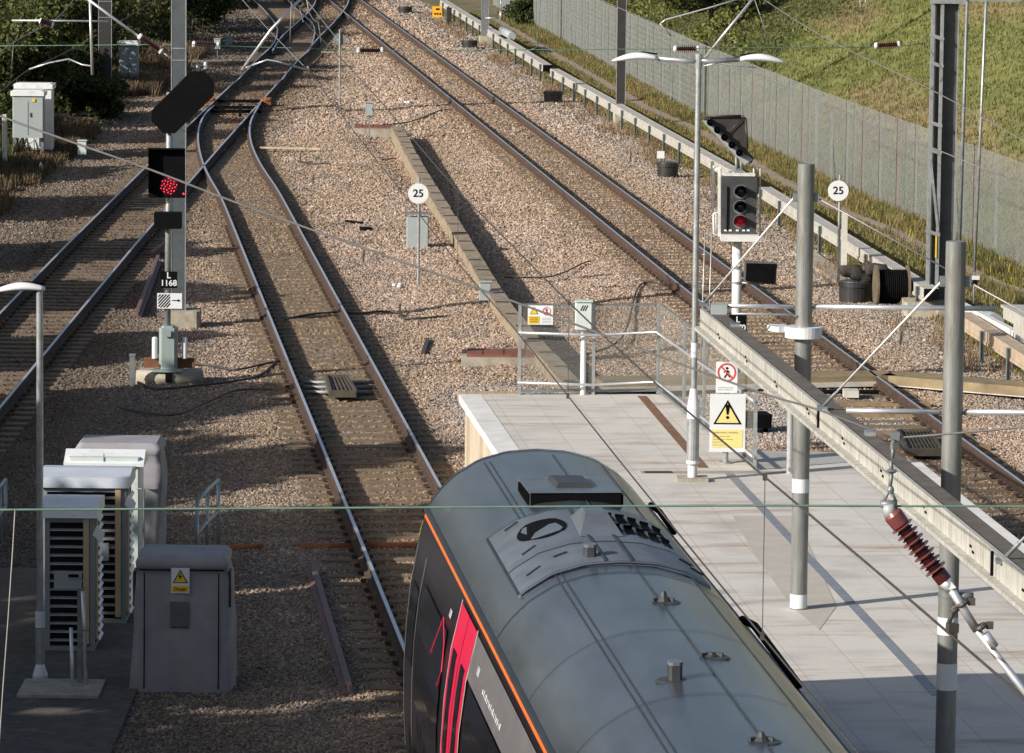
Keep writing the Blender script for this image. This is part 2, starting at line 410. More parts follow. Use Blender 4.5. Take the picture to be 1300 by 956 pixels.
# ------------------------------------------------------------------ railway tracks
RAILP = [(-.07, -.165), (.07, -.165), (.07, -.15), (.012, -.125), (.01, -.045), (.035, -.03), (.036, -.006), (.024, 0.0), (-.024, 0.0), (-.036, -.006), (-.035, -.03), (-.01, -.045), (-.012, -.125), (-.07, -.15)]
def rail_mesh(pts, name, parent):
    mb = MB(); mb.mat(m_rust); mb.mats.append(m_railhead); n = len(RAILP); vs = []
    for i, p in enumerate(pts):
        d = Vector((*(np.array(pts[min(i + 1, len(pts) - 1)]) - np.array(pts[max(i - 1, 0)]))[:2], 0)).normalized(); x = Vector((d.y, -d.x, 0))
        for a, b in RAILP: vs.append(Vector((p[0], p[1], 0)) + x * a + Vector((0, 0, b)))
    for i in range(len(pts) - 1):
        for k in range(n):
            mb.f.append([i * n + k, i * n + (k + 1) % n, (i + 1) * n + (k + 1) % n, (i + 1) * n + k]); mb.mi.append(1 if k == 7 else 0); mb.sm.append(False)
    mb.v = [tuple(v) for v in vs]
    for e in (0, len(pts) - 1): mb.f.append([e * n + k for k in range(n)]); mb.mi.append(0); mb.sm.append(False)
    return mb.build(name, parent)
def sleeper_proto(mat=None, L=2.5):
    mb = MB().mat(mat or m_sleeper)
    mb.box(-L / 2, L / 2, -.13, .13, -.33, -.205)
    mb.mat(m_rust)
    for x in (-.7525, .7525):
        for sx in (-.11, .11): mb.box(x + sx - .035, x + sx + .035, -.05, .05, -.187, -.145)
    return mb
SLP = {}
def make_track(name_label, cf, y0, y1, rails, mat=None, step=.65, group='railway tracks', maxn=100, twist=None):
    t = thing('railway_track', name_label, 'railway track', (float(cf(y0)), y0, 0), group)
    for r in rails: rail_mesh(r, 'rail', t)
    Y = y0; k = 0; rest = MB().mat(mat or m_sleeper)
    proto = None
    while Y < y1:
        a = math.atan(float((cf(Y + .5) - cf(Y - .5))))
        x = float(cf(Y)); mk = maxn
        if k < mk:
            if proto is None:
                pm = sleeper_proto(mat); proto = pm.build('sleeper', t, local=True); o = proto
            else: o = proto.copy(); COL.objects.link(o); o.parent = t
            o.location = Vector((x, Y, random.uniform(-.008, .008))) - PW[t.name]; o.rotation_euler = (0, 0, -a + random.uniform(-.012, .012)); PW[o.name] = Vector((x, Y, 0))
        else:
            ca, sa = math.cos(-a), math.sin(-a); hx, hy = 1.25, .13
            pl = [(x + p * ca - q_ * sa, Y + p * sa + q_ * ca) for p, q_ in ((-hx, -hy), (hx, -hy), (hx, hy), (-hx, hy))]
            rest.add([(p[0], p[1], -.205) for p in pl] + [(p[0], p[1], -.3) for p in pl], [(0, 1, 2, 3), (0, 4, 5, 1), (1, 5, 6, 2), (2, 6, 7, 3), (3, 7, 4, 0)])
        k += 1; Y += step + random.uniform(-.03, .03)
    if rest.v: tag(rest.build('sleepers', t), kind='stuff')
    return t
def off_line(cf, y0, y1, d, st=1.5):
    out = []
    for Y in np.arange(y0, y1 + st, st):
        sl = float(cf(Y + .5) - cf(Y - .5)); out.append((float(cf(Y)) + d / math.hypot(1, sl), Y - d * sl / math.hypot(1, sl)))
    return out
gpx = lambda L, n=5: [(p[0], p[1]) for p in smooth_poly([tuple(G(x, y, 0))[:2] for x, y in L], n)]
# track A (left), straight part traced on the rail plane
A_left = off_line(CA, 74, 160, -.7525)[:-1] + gpx([(303, 100), (313, 89.5), (330, 72), (341, 62), (348.5, 52.7), (351.8, 42.4), (351.8, 35), (347.5, 27), (333.5, 10.4), (322, 0), (300, -20)])
A_left = sorted(A_left, key=lambda p: p[1])
A_right = sorted(off_line(CA, 74, 168, .7525)[:-1] + gpx([(359, 100), (366, 90), (382, 72.5), (390.8, 65), (394.6, 59), (398.4, 47), (399.3, 36.7), (394.6, 27), (385, 19), (375, 10), (360, -6)]), key=lambda p: p[1])
def CA2(Y):
    if Y < 170: return CA(Y)
    L = np.array(A_left); R_ = np.array(A_right)
    return (np.interp(Y, L[:, 1], L[:, 0]) + np.interp(Y, R_[:, 1], R_[:, 0])) / 2
make_track('left hand railway track running dark and shaded beside the bushes', CA2, 74, 228, [A_left, A_right])
# track B (middle)
B_left = gpx([(274.6, 131.5), (266, 137), (259, 146), (254.5, 154), (251.5, 166), (251, 177), (253, 190.8), (257.7, 207.7), (265, 224)], 4)
B_right = gpx([(332, 128.5), (323.8, 141.5), (317.7, 154), (316.5, 169), (320, 186), (327.2, 201.5), (335, 216)], 4)
jl = min(p[1] for p in B_left); jr = min(p[1] for p in B_right)
def blend(straight, curve, y0):
    P_ = np.array(straight + sorted(curve, key=lambda p: p[1])); yy = np.arange(P_[0, 1], P_[-1, 1], 1.0); xx = np.interp(yy, P_[:, 1], P_[:, 0])
    pad = np.concatenate([[2 * xx[0] - xx[4 - k]] if False else [xx[0] - (xx[1] - xx[0]) * (4 - k)] for k in range(4)] + [xx] + [[xx[-1] + (xx[-1] - xx[-2]) * (k + 1)] for k in range(4)])
    sm = np.convolve(pad, np.array([1, 2, 3, 4, 5, 4, 3, 2, 1]) / 25, 'valid')
    return [(float(a), float(b)) for a, b in zip(sm, yy)]
B_left = blend(off_line(CB, 26, jl - 6, -.7525), B_left, 0)
B_right = blend(off_line(CB, 26, jr - 6, .7525), B_right, 0)
make_track('middle railway track that the train stands on, curving into the points', CB, 47, 134, [B_left, B_right])
# track C (right)
make_track('right hand railway track passing the far side of the platform', CC, 48, 236, [off_line(CC, 46, 236, -.7525), off_line(CC, 46, 236, .7525)])
# crossover beyond
R_left = gpx([(346, 64), (348.5, 60), (352, 54), (358.8, 45), (371, 34), (386, 20.7), (394.6, 11.3), (400, 2.8), (401, -6)], 4)
R_right = gpx([(390, 65), (397, 56), (407.8, 44), (422, 30), (434, 16), (440.7, 5.6), (442.6, 0), (443, -8)], 4)
def CX2(Y):
    L = np.array(sorted(R_left, key=lambda p: p[1])); R_ = np.array(sorted(R_right, key=lambda p: p[1]))
    return (np.interp(Y, L[:, 1], L[:, 0]) + np.interp(Y, R_[:, 1], R_[:, 0])) / 2
make_track('far crossover track linking the left track to the right track', CX2, 184, 226, [sorted(R_left, key=lambda p: p[1]), sorted(R_right, key=lambda p: p[1])])
# timber bearers and point gear of the near turnout
t = thing('point_motor', 'orange and rusty point operating gear at the toe of the near turnout', 'point machine', G(300, 128, -.1))
mb = MB().mat(m_orange_rust)
for (x, y) in ((266, 131), (338, 131)):
    p = G(x, y, -.1); mb.cbox(p + Vector((0, 0, .06)), .34, .8, .18, .1, .04); mb.cbox(p + Vector((.06, -.3, .16)), .2, .3, .08, .1, .03)
mb.pieces('clamp', t)
mb = MB().mat(m_black)
for y in (136, 141, 128):
    mb.beam(G(262, y, -.1), G(332, y + .5, -.1), .16, .1)
mb.beam(G(305, 134, .05), G(305, 146, .05), .09, .1)
mb.pieces('stretcher_bar', t)
# hollow steel bearers with a grille between the rails of the middle track
t = thing('grille_box', 'open grille box on three steel bearers between the middle rails', 'grille', G(432, 492, -.2))
mb = MB().mat(m_steel_d)
for y in (485.5, 491.5, 498): mb.tube([G(385, y, -.17), G(474, y, -.17)], .035, 8)
mb.build('bearer', t)
mb = MB().mat(m_brown)
c = [G(414, 480, -.08), G(440, 480, -.08), G(452, 500, -.08), G(420, 500, -.08)]
mb.mat(m_black); mb.add([p + Vector((0, 0, -.05)) for p in c], [(0, 1, 2, 3)]); mb.mat(M('dark grille steel', (.07, .06, .045), (.12, .10, .075), 6, .7, .2))  # black sheet below the bars stands for the shade in the gaps
for i in range(4): mb.beam(c[i], c[(i + 1) % 4], .05, .12)
for k in range(1, 6):
    f_ = k / 6; mb.beam(c[0].lerp(c[1], f_), c[3].lerp(c[2], f_), .035, .06)
mb.beam(c[0].lerp(c[3], .5), c[1].lerp(c[2], .5), .03, .05)
mb.build('grille', t)
t = thing('grille_box', 'dark grille over the right hand track next to the platform end', 'grille', G(1160, 562, -.2))
mb = MB().mat(m_brown)
c = [G(1140, 549, -.08), G(1180, 549, -.08), G(1196, 574, -.08), G(1152, 574, -.08)]
mb.mat(m_black); mb.add([p + Vector((0, 0, -.05)) for p in c], [(0, 1, 2, 3)]); mb.mat(M('dark grille steel', (.07, .06, .045), (.12, .10, .075), 6, .7, .2))  # black sheet again in place of shade under these bars
for i in range(4): mb.beam(c[i], c[(i + 1) % 4], .05, .12)
for k in range(1, 9):
    f_ = k / 9; mb.beam(c[0].lerp(c[1], f_), c[3].lerp(c[2], f_), .03, .06)
for f_ in (.33, .66): mb.beam(c[0].lerp(c[3], f_), c[1].lerp(c[2], f_), .03, .05)
mb.build('grille', t)
for k, (y, h) in enumerate(((507, .10), (520, .06), (543, .08), (561, .08))):
    Yk = G(1090, y, -.1).y; p = float(CC(Yk)); mb = MB().mat(m_timber)
    mb.cbox((p, Yk, -.205), 2.5, .26, .1, YAW)
    tag(mb.build('timber_bearer'), ('first', 'second', 'third', 'fourth')[k] + ' pale timber bearer of the right hand track counting from the crossing trough', 'sleeper', 'timber bearers of the right hand track')

# ------------------------------------------------------------------ platform (local frame: x across, y along)
m_pave = bpy.data.materials.new('platform paving'); m_pave.use_nodes = True
n = m_pave.node_tree.nodes; l = m_pave.node_tree.links; b = n['Principled BSDF']; b.inputs['Roughness'].default_value = .75
tc = n.new('ShaderNodeTexCoord'); br_ = n.new('ShaderNodeTexBrick'); mp = n.new('ShaderNodeMapping')
mp.inputs['Rotation'].default_value = (0, 0, math.pi / 2)
l.new(tc.outputs['Object'], mp.inputs[0]); l.new(mp.outputs[0], br_.inputs[0])
br_.inputs['Scale'].default_value = 1.0; br_.inputs['Brick Width'].default_value = 1.5; br_.inputs['Row Height'].default_value = .62; br_.inputs['Mortar Size'].default_value = .010; br_.inputs['Mortar Smooth'].default_value = .3
br_.inputs['Color1'].default_value = (.59, .56, .515, 1); br_.inputs['Color2'].default_value = (.62, .59, .545, 1); br_.inputs['Mortar'].default_value = (.49, .45, .40, 1); br_.inputs['Bias'].default_value = 0
def _mul(a, node_fac, c, lo, hi, amt):
    mr = n.new('ShaderNodeMapRange'); mr.inputs[1].default_value = lo; mr.inputs[2].default_value = hi; mr.inputs[4].default_value = amt; l.new(node_fac, mr.inputs[0])
    mx = n.new('ShaderNodeMix'); mx.data_type = 'RGBA'; l.new(mr.outputs[0], mx.inputs[0]); l.new(a, mx.inputs[6]); mx.inputs[7].default_value = (*c, 1); return mx.outputs[2]
st1 = n.new('ShaderNodeMapping'); st1.inputs['Scale'].default_value = (1.0, 5.5, 1); l.new(tc.outputs['Object'], st1.inputs[0])
nz1 = n.new('ShaderNodeTexNoise'); nz1.inputs['Scale'].default_value = .55; nz1.inputs['Detail'].default_value = 7; nz1.inputs['Roughness'].default_value = .65; l.new(st1.outputs[0], nz1.inputs['Vector'])
nz2 = n.new('ShaderNodeTexNoise'); nz2.inputs['Scale'].default_value = 1.1; nz2.inputs['Detail'].default_value = 5; l.new(tc.outputs['Object'], nz2.inputs['Vector'])
nz3 = n.new('ShaderNodeTexNoise'); nz3.inputs['Scale'].default_value = 40; nz3.inputs['Detail'].default_value = 3; l.new(tc.outputs['Object'], nz3.inputs['Vector'])
c_ = _mul(br_.outputs[0], nz1.outputs['Fac'], (.34, .22, .13), .53, .70, .85)
c_ = _mul(c_, nz2.outputs['Fac'], (.34, .33, .31), .5, .75, .6)
c_ = _mul(c_, nz3.outputs['Fac'], (.38, .34, .30), .45, .8, .35)
l.new(c_, b.inputs['Base Color'])
m_coping = M('platform coping', (.66, .65, .62), (.76, .75, .72), 2.5, .7, dirt=(.42, .38, .33), dscale=1.6, damt=.5)
m_wall = M('platform wall', (.50, .42, .32), (.60, .52, .42), 3, .85, 0, .2, dirt=(.25, .2, .15), dscale=1.5)
def lp(px, py, z=.915):
    w = G(px, py, z); return (w.x * NX + w.y * NY, w.x * TX + w.y * TY)
def lu(u): return u / HN
plat = thing('platform', None, None, (0, 0, 0)); plat.rotation_euler = (0, 0, YAW); tag(plat, kind='structure')
sy = lambda Y, u: (Y - NY * u / HN) / TY
outer = [(lu(6.43), 20), (lu(6.43), sy(73.1, 6.43)), (lu(9.75), sy(73.1, 9.75)), (lu(9.95), sy(67.0, 9.95)), (lu(11.7), sy(66.9, 11.7)), (lu(12.1), sy(65.6, 12.1)), (lu(12.25), 20)]
mb = MB().mat(m_pave); nn = len(outer)
mb.add([(x, y, .915) for x, y in outer], [tuple(range(nn))[::-1]])
mb.build('paving', plat, local=True)
mb = MB().mat(m_wall)
ins = [(lu(6.50), 20), (lu(6.50), sy(73.0, 6.5)), (lu(9.70), sy(73.0, 9.75)), (lu(9.90), sy(66.9, 9.95)), (lu(11.65), sy(66.8, 11.7)), (lu(12.05), sy(65.5, 12.1)), (lu(12.2), 20)]
mb.add([(x, y, -.4) for x, y in ins] + [(x, y, .80) for x, y in ins], [(i, (i + 1) % nn, nn + (i + 1) % nn, nn + i) for i in range(nn)])
for k in range(22):                                        # slot openings and buttresses in the left wall
    mb.box(lu(6.50) - .05, lu(6.50), sy(72.6 - k * 2.2, 6.5) - .15, sy(72.6 - k * 2.2, 6.5) + .15, -.35, .80)
mb.build('wall', plat, local=True)
mb = MB().mat(m_coping)
yt = sy(73.1, 6.43)
mb.box(lu(6.36), lu(6.36) + .34, 20, yt - .28, .79, .921)
s_ = sy(65.5, 12.1)
mb.box(lu(12.28) - .22, lu(12.28), 20, s_ + .5, .79, .921)
mb.beam((lu(12.28) - .11, s_ + .5, .856), (lu(11.3), s_ + 1.45, .856), .2, .13)
mb.build('coping', plat, local=True)
mb = MB().mat(m_tan); x = lu(6.36)
while x < lu(7.35): mb.box(x, x + .135, yt - .27, yt + .04, .79, .925); x += .15
mb.build('edge_block', plat, local=True)
# drains
def strip(mb, a, b, w, z0, z1):
    a = Vector((*a, (z0 + z1) / 2)); b = Vector((*b, (z0 + z1) / 2)); mb.beam(a, b, w, z1 - z0); return mb
strip(MB().mat(M('rusty drain', (.16, .08, .045), (.24, .14, .09), 8, .8, .2)), lp(815, 503), lp(893, 594), .14, .9, .921).build('drain_channel', plat, local=True)
mb = MB().mat(M('drain grey', (.24, .25, .28), (.31, .32, .35), 3, .5, .3)); a = lp(926, 602); b_ = lp(1190, 883); strip(mb, a, b_, .12, .9, .922)
mb.mat(m_steel_d)
for k in range(90):
    f_ = k / 90; p = (a[0] + (b_[0] - a[0]) * f_, a[1] + (b_[1] - a[1]) * f_); mb.box(p[0] - .06, p[0] + .06, p[1] - .006, p[1] + .006, .91, .9235)
tag(mb.build('drain_channel', plat, local=True), 'blue grey slotted drain channel')
mb = MB().mat(M('patched asphalt', (.42, .385, .335), (.48, .44, .39), 3, .9))
pp = [lp(*p) for p in [(930, 655), (1010, 655), (1062, 770), (1040, 800), (1005, 770), (955, 700)]]
mb.add([(x, y, .919) for x, y in pp], [tuple(range(6))[::-1]]); mb.build('repair_patch', plat, local=True)
mb = MB().mat(m_conc)
pp = [lp(*p) for p in [(812, 598), (1000, 598), (1003, 601), (815, 601)]]
mb.add([(x, y, .919) for x, y in pp], [(3, 2, 1, 0)]); mb.build('movement_joint', plat, local=True)
mb = MB().mat(m_rust)
pp = [lp(*p) for p in [(817, 598.5), (852, 598.5), (855, 601), (819, 601)]]
mb.add([(x, y, .9225) for x, y in pp], [(3, 2, 1, 0)]); mb.build('cover_plate', plat, local=True)

# ------------------------------------------------------------------ train
m_body = M('train body paint', (.018, .014, .018), (.024, .019, .023), 2, .28, .1)
m_roof = M('train roof', (.066, .074, .094), (.105, .117, .145), 1.8, .24, .4, .03, 2.2, dirt=(.035, .032, .03), dscale=2.0, damt=.45, stretch=(1, .22, 1))
m_roof_d = M('train roof seam', (.03, .035, .04), (.045, .05, .055), 4, .5)
m_roof_l = M('train roof panel', (.11, .125, .15), (.15, .17, .20), 2.5, .38, .2, dirt=(.1, .1, .1), dscale=3, damt=.4)
m_glass = M('train window', (.008, .008, .010), (.012, .012, .014), 3, .08, 0, spec=.8)
m_orange = M('orange stripe', (.78, .16, .03), (.70, .14, .03), 3, .4)
m_tred = M('train door red', (.62, .02, .07), (.55, .018, .06), 3, .35)
m_tgrey = M('train side grey', (.13, .125, .13), (.16, .155, .16), 3, .35)
RP = [(0, 3.82), (.3, 3.80), (.58, 3.72), (.82, 3.57), (.98, 3.41), (1.08, 3.26)]
SP = [(1.08, 3.26), (1.12, 3.14), (1.20, 2.85), (1.27, 2.4), (1.31, 1.9), (1.31, 1.1), (1.26, .6), (1.2, .35)]
def rz(a): a = abs(a); return float(np.interp(a, [p[0] for p in RP], [p[1] for p in RP]))
def sw(z): return float(np.interp(z, [p[1] for p in SP][::-1], [p[0] for p in SP][::-1]))
TU = 4.83; S0, S1 = 22.8, 46.15
tr = thing('passenger_train', 'dark passenger train with grey roof, orange stripe and red doors arriving at the platform', 'train', W(TU, 0)); tr.rotation_euler = (0, 0, YAW)
def loft(mb, secs, closed=True):
    n = len(secs[0]); vs = [p for s in secs for p in s]
    fs = [(i * n + k, i * n + (k + 1) % n, (i + 1) * n + (k + 1) % n, (i + 1) * n + k) for i in range(len(secs) - 1) for k in range(n if closed else n - 1)]
    mb.add(vs, fs, True)
    if closed: mb.add(secs[0], [tuple(range(n))]); mb.add(secs[-1], [tuple(range(n))])
full = [(-a, z) for a, z in SP[::-1]] + [(-a, z) for a, z in RP[::-1][1:]] + [(a, z) for a, z in RP[1:]] + [(a, z) for a, z in SP[1:]]
def sec(s, ws=1.0, zt=3.82):
    return [(a * ws, s, min(z, .35 + (z - .35) * (zt - .35) / 3.47)) for a, z in full]
mb = MB().mat(m_body); sc_ = lambda s: [(a * .995, s, z - .008) for a, z in full]
loft(mb, [sc_(S0), sc_(S1), sec(S1 + .5, .965, 3.5), sec(S1 + 1.1, .90, 2.6), sec(S1 + 1.5, .82, 1.6), sec(S1 + 1.6, .75, .9)])
for s in (26, 28.6, 40.2, 42.8): mb.box(-1.0, 1.0, s - .45, s + .45, 0.02, .5)
mb.build('body', tr, local=True)
mb = MB().mat(m_roof)
Rr_ = [(-a, z) for a, z in RP[::-1]] + [(a, z) for a, z in RP[1:]]
fine = [(float(a), rz(a)) for a in np.linspace(-1.08, 1.08, 33)]
loft(mb, [[(a, s, z + .012) for a, z in fine] for s in np.linspace(S0, S1, 24)], False)
mb.mat(m_roof_d)
for s, w in ((S1, .05), (38.9, .03), (36.2, .012), (31.0, .03), (33.6, .012)):
    loft(mb, [[(a, s - w, z + .02) for a, z in fine], [(a, s + w * .2, z + .02) for a, z in fine]], False)
for a in (-.55, -.50, .12, .62):
    mb.beam((a, S0, rz(a) + .014), (a, S1 - .3, rz(a) + .014), .012, .012)
for sg in (-1, 1): mb.beam((sg * 1.10, S0, 3.25), (sg * 1.10, S1, 3.25), .035, .05)
rf = mb.build('roof', tr, local=True)
def side_quad(mb, s0, s1, z0, z1, sg=-1, lift=.006, nz=5):
    for i in range(nz):
        za = z0 + (z1 - z0) * i / nz; zb = z0 + (z1 - z0) * (i + 1) / nz
        p = [(sg * (sw(za) + lift), s0, za), (sg * (sw(za) + lift), s1, za), (sg * (sw(zb) + lift), s1, zb), (sg * (sw(zb) + lift), s0, zb)]
        mb.add(p, [(0, 1, 2, 3) if sg < 0 else (3, 2, 1, 0)])
mb = MB().mat(m_orange)
for sg in (-1, 1): side_quad(mb, S0, S1 - .02, 3.172, 3.208, sg, .007, 1)
mb.pieces('cantrail_stripe', tr, local=True)
mb = MB().mat(m_tgrey); side_quad(mb, 30.6, 39.98, 2.72, 3.10); mb.build('side_panel', tr, local=True)
mb = MB().mat(m_glass); side_quad(mb, 30.8, 39.7, 1.65, 2.70, lift=.010); mb.build('window', tr, local=True)
mb = MB().mat(m_glass); side_quad(mb, 42.1, 44.7, 1.6, 2.75, lift=.010); mb.build('window', tr, local=True)
mb = MB().mat(m_glass); side_quad(mb, 45.1, 45.85, 1.85, 2.6, lift=.010); mb.build('window', tr, local=True)
mb = MB().mat(M('train pale trim', (.42, .40, .38), (.5, .48, .46), 3, .4)); side_quad(mb, 39.98, 40.03, .9, 3.14, lift=.012); side_quad(mb, 41.52, 41.57, .9, 3.14, lift=.012)
side_quad(mb, 44.95, 44.965, .9, 2.95, lift=.012); side_quad(mb, 45.95, 45.965, .9, 2.95, lift=.012)
mb.pieces('door_frame', tr, local=True)
for s0, s1 in ((40.03, 40.76), (40.79, 41.52)):
    d = MB().mat(m_tred); side_quad(d, s0, s1, .95, 3.12, lift=.014); d = d.build('door', tr, local=True)
    g_ = MB().mat(m_glass); side_quad(g_, s0 + .2, s1 - .2, 1.35, 2.75, lift=.018); g_.build('pane', d, local=True)
mb = MB().mat(M('red line', (.60, .02, .06), (.55, .02, .05), 3, .4))  # red reflection on the dark window, drawn as a thin tube
ln = [(43.2, 2.35), (42.55, 2.80), (42.15, 2.62), (42.0, 2.40), (42.35, 2.2)]
mb.tube([(-sw(z) - .010, s, z) for s, z in ln], .006, 5); mb.build('window_reflection', tr, local=True)
mb = MB().mat(m_clean_white)
for k in range(16): side_quad(mb, 38.7 - k * .10, 38.76 - k * .10 - .015 * (k % 3), 2.83, 2.87 + .012 * (k % 2), lift=.009, nz=1)
for s in (42.15, 39.35):
    for k in range(3): side_quad(mb, s - k * .07, s - k * .06 + .025, 2.88, 2.95, lift=.012, nz=1)
mb.build('lettering', tr, local=True)
mb = MB().mat(M('yellow lamp edge', (.75, .55, .1), rough=.4)); side_quad(mb, S1 - .03, S1 - .01, 2.98, 3.12, lift=.006); mb.build('marker_strip', tr, local=True)
# roof hatch
hx0, hx1, hs0, hs1 = -.40, .45, 42.85, 44.05
mb = MB().mat(m_roof_l)
mb.add([(hx0, hs1, 3.875), (hx1, hs1, 3.875), (hx1, hs0, 3.90), (hx0, hs0, 3.90), (hx0, hs1, 3.72), (hx1, hs1, 3.72), (hx1, hs0, 3.72), (hx0, hs0, 3.72)], [(3, 2, 1, 0), (0, 1, 5, 4), (1, 2, 6, 5), (3, 0, 4, 7)])
mb.mat(m_black); mb.box(hx0 + .01, hx1 - .01, hs0 - .012, hs0 + .1, 3.74, 3.885)
for k in range(12):
    f_ = hs0 + .06 + k * .08; mb.box(hx0 - .02, hx0 + .015, f_, f_ + .03, 3.75, 3.86 + .02 * (1 - k / 12)); mb.box(hx1 - .015, hx1 + .02, f_, f_ + .03, 3.75, 3.86 + .02 * (1 - k / 12))
h = mb.build('roof_hatch', tr, local=True)
mb = MB().mat(m_roof_d)
mb.add([(-.14, 43.85, 3.87), (.20, 43.85, 3.87), (.22, 43.2, 3.89), (-.12, 43.2, 3.89), (-.12, 43.8, 3.925), (.18, 43.8, 3.925), (.19, 43.26, 3.935), (-.10, 43.26, 3.935)], [(7, 6, 5, 4), (0, 1, 5, 4), (1, 2, 6, 5), (2, 3, 7, 6), (3, 0, 4, 7)])
mb.build('hatch_lid', h, local=True)
# equipment band
mb = MB().mat(m_roof_l)
bs = np.linspace(-.86, .78, 25)
loft(mb, [[(a, s, rz(a) + .016 + (.03 if 39.3 < s < 42.2 else 0)) for a in bs] for s in (39.25, 39.31, 42.15, 42.25)], False)
mb.mat(m_roof_d)
for s in (39.25, 40.3, 42.2): loft(mb, [[(a, s - .025, rz(a) + .05) for a in bs], [(a, s + .012, rz(a) + .05) for a in bs]], False)
for a in (-.86, -.12, .10): mb.beam((a, 39.3, rz(a) + .05), (a, 42.2, rz(a) + .05), .02, .02)
for a, s in ((-.72, 42.0), (-.7, 40.6), (-.5, 39.9), (.5, 41.0), (.6, 40.0), (-.75, 39.7), (.68, 39.8)): mb.beam((a, s, rz(a) + .055), (a + .12, s + .05, rz(a + .12) + .055), .02, .012)
mb.build('equipment_panel', tr, local=True)
mb = MB().mat(m_black)
th_ = np.linspace(0, 2 * math.pi, 25)[:-1]
mb.add([(-.45 + .22 * math.cos(t_), 41.35 + .45 * math.sin(t_), rz(-.45 + .22 * math.cos(t_)) + .053) for t_ in th_], [tuple(range(24))])
mb.build('round_vent', tr, local=True)
mb = MB().mat(m_black)
for i in range(5):
    for j in range(2):
        a = .14 + i * .105; s = 41.75 - j * .62 - i * .05; z = rz(a) + .056; z2 = rz(a + .08) + .056
        mb.add([(a, s, z), (a + .08, s, z2), (a + .08, s - .32, z2 + .0), (a, s - .32, z)], [(3, 2, 1, 0)])
        mb.add([(a, s - .02, z + .03), (a + .08, s - .02, z2 + .03), (a + .08, s, z2), (a, s, z)], [(3, 2, 1, 0)])
mb.build('louvre', tr, local=True)
mb = MB().mat(m_roof_l)
mb.add([(-.16, 41.7, 3.86), (.16, 41.7, 3.86), (.19, 40.6, 3.86), (-.19, 40.6, 3.86), (-.08, 41.4, 4.0), (.08, 41.4, 4.0), (.10, 41.0, 4.0), (-.10, 41.0, 4.0)], [(7, 6, 5, 4), (0, 1, 5, 4), (1, 2, 6, 5), (2, 3, 7, 6), (3, 0, 4, 7)])
mb.build('exhaust_hump', tr, local=True)
for a, s, hgt, big in ((-.22, 39.6, .13, 1), (.14, 37.5, .10, 0), (.2, 35.1, .05, 0), (-.2, 34.2, .13, 1), (.1, 31.9, .08, 0)):
    mb = MB().mat(m_roof_d); z = rz(a)
    mb.lathe([(.15, 0), (.13, .015), (.05, .02), (.05, .03)], (a, s, z), 14)
    if big: mb.cbox((a, s, z + hgt / 2), .10, .14, hgt, 0, .02); mb.mat(m_roof_l); mb.cbox((a, s, z + hgt + .012), .11, .15, .025, 0, .03)
    else: mb.lathe([(.06, .02), (.035, hgt * .6), (.02, hgt)], (a, s, z), 8); mb.cbox((a - .05, s, z + .03), .08, .03, .03, .5); mb.cbox((a + .05, s, z + .03), .08, .03, .03, -.5)
    mb.build('aerial', tr, local=True)
mb = MB().mat(m_black); mb.tube([(1.0, 38.9, 3.42), (1.06, 38.6, 3.42), (1.08, 36.9, 3.36), (1.12, 36.6, 3.3)], .035, 8); mb.tube([(1.02, 45.2, 3.42), (1.07, 44.9, 3.40), (1.08, 43.9, 3.36)], .03, 8)
mb.pieces('gutter_rail', tr, local=True)

# ------------------------------------------------------------------ canopy frame: columns, beams, rods
def column(Y, u, label, bands, lamp):
    p = W(u, 0); X = u - SL * Y; base = Vector((X, Y, .915))
    t = thing('canopy_column', label, 'column', base, 'round steel columns of the canopy frame')
    mb = MB().mat(M('column grey steel', (.20, .205, .20), (.30, .305, .295), 3, .42, .35, dirt=(.13, .13, .09), dscale=2.2, damt=.6, stretch=(3, 3, .5)))
    mb.lathe([(.098, 0), (.098, 5.17)], base, 28); mb.lathe([(.085, 5.165), (.085, 5.172)], base, 20)
    mb.cbox(base + Vector((0, .10, 4.95)), .02, .03, .4)
    mb.build('shaft', t)
    mb = MB().mat(m_clean_white)
    for z0, z1 in bands: mb.lathe([(.101, z0), (.101, z1)], base, 28)
    mb.pieces('white_band', t)
    if lamp:
        mb = MB().mat(m_cab_w); z = 3.17
        mb.lathe([(.10, z), (.215, z), (.215, z + .125), (.10, z + .125)], base, 32)
        mb.cbox(base + Vector((-.27, .12, z + .09)), .22, .3, .06, .4, .03)
        mb.build('collar_fitting', t)
    mb = MB().mat(m_steel_d)
    mb.lathe([(.02, -.16), (.02, -.1), (.045, -.09), (.045, .0)], (X, Y, 4.43), 10, (1, 0, 0)); mb.lathe([(.045, .0), (.045, .09), (.02, .1), (.02, .16)], (X, Y, 4.43), 10, (1, 0, 0))
    mb.cbox((X - .12, Y, 5.70), .06, .05, .10); mb.cbox((X + .12, Y, 5.70), .06, .05, .10)
    mb.build('bracket', t)
    return t, base
cols = []
for Y, lab, bands, lamp in ((54.0, 'round grey column with a white lamp collar and two white bands', ((.02, .18), (1.37, 1.53)), True),
                            (45.0, 'round mossy grey column behind the sloping insulator', ((0.02, .18), (.82, 1.08), (1.36, 1.53)), False),
                            (36.2, 'round grey column beyond the right edge holding the nearest white rod', ((.02, .18), (1.37, 1.53)), False)):
    cols.append(column(Y, 8.67, lab, bands, lamp))
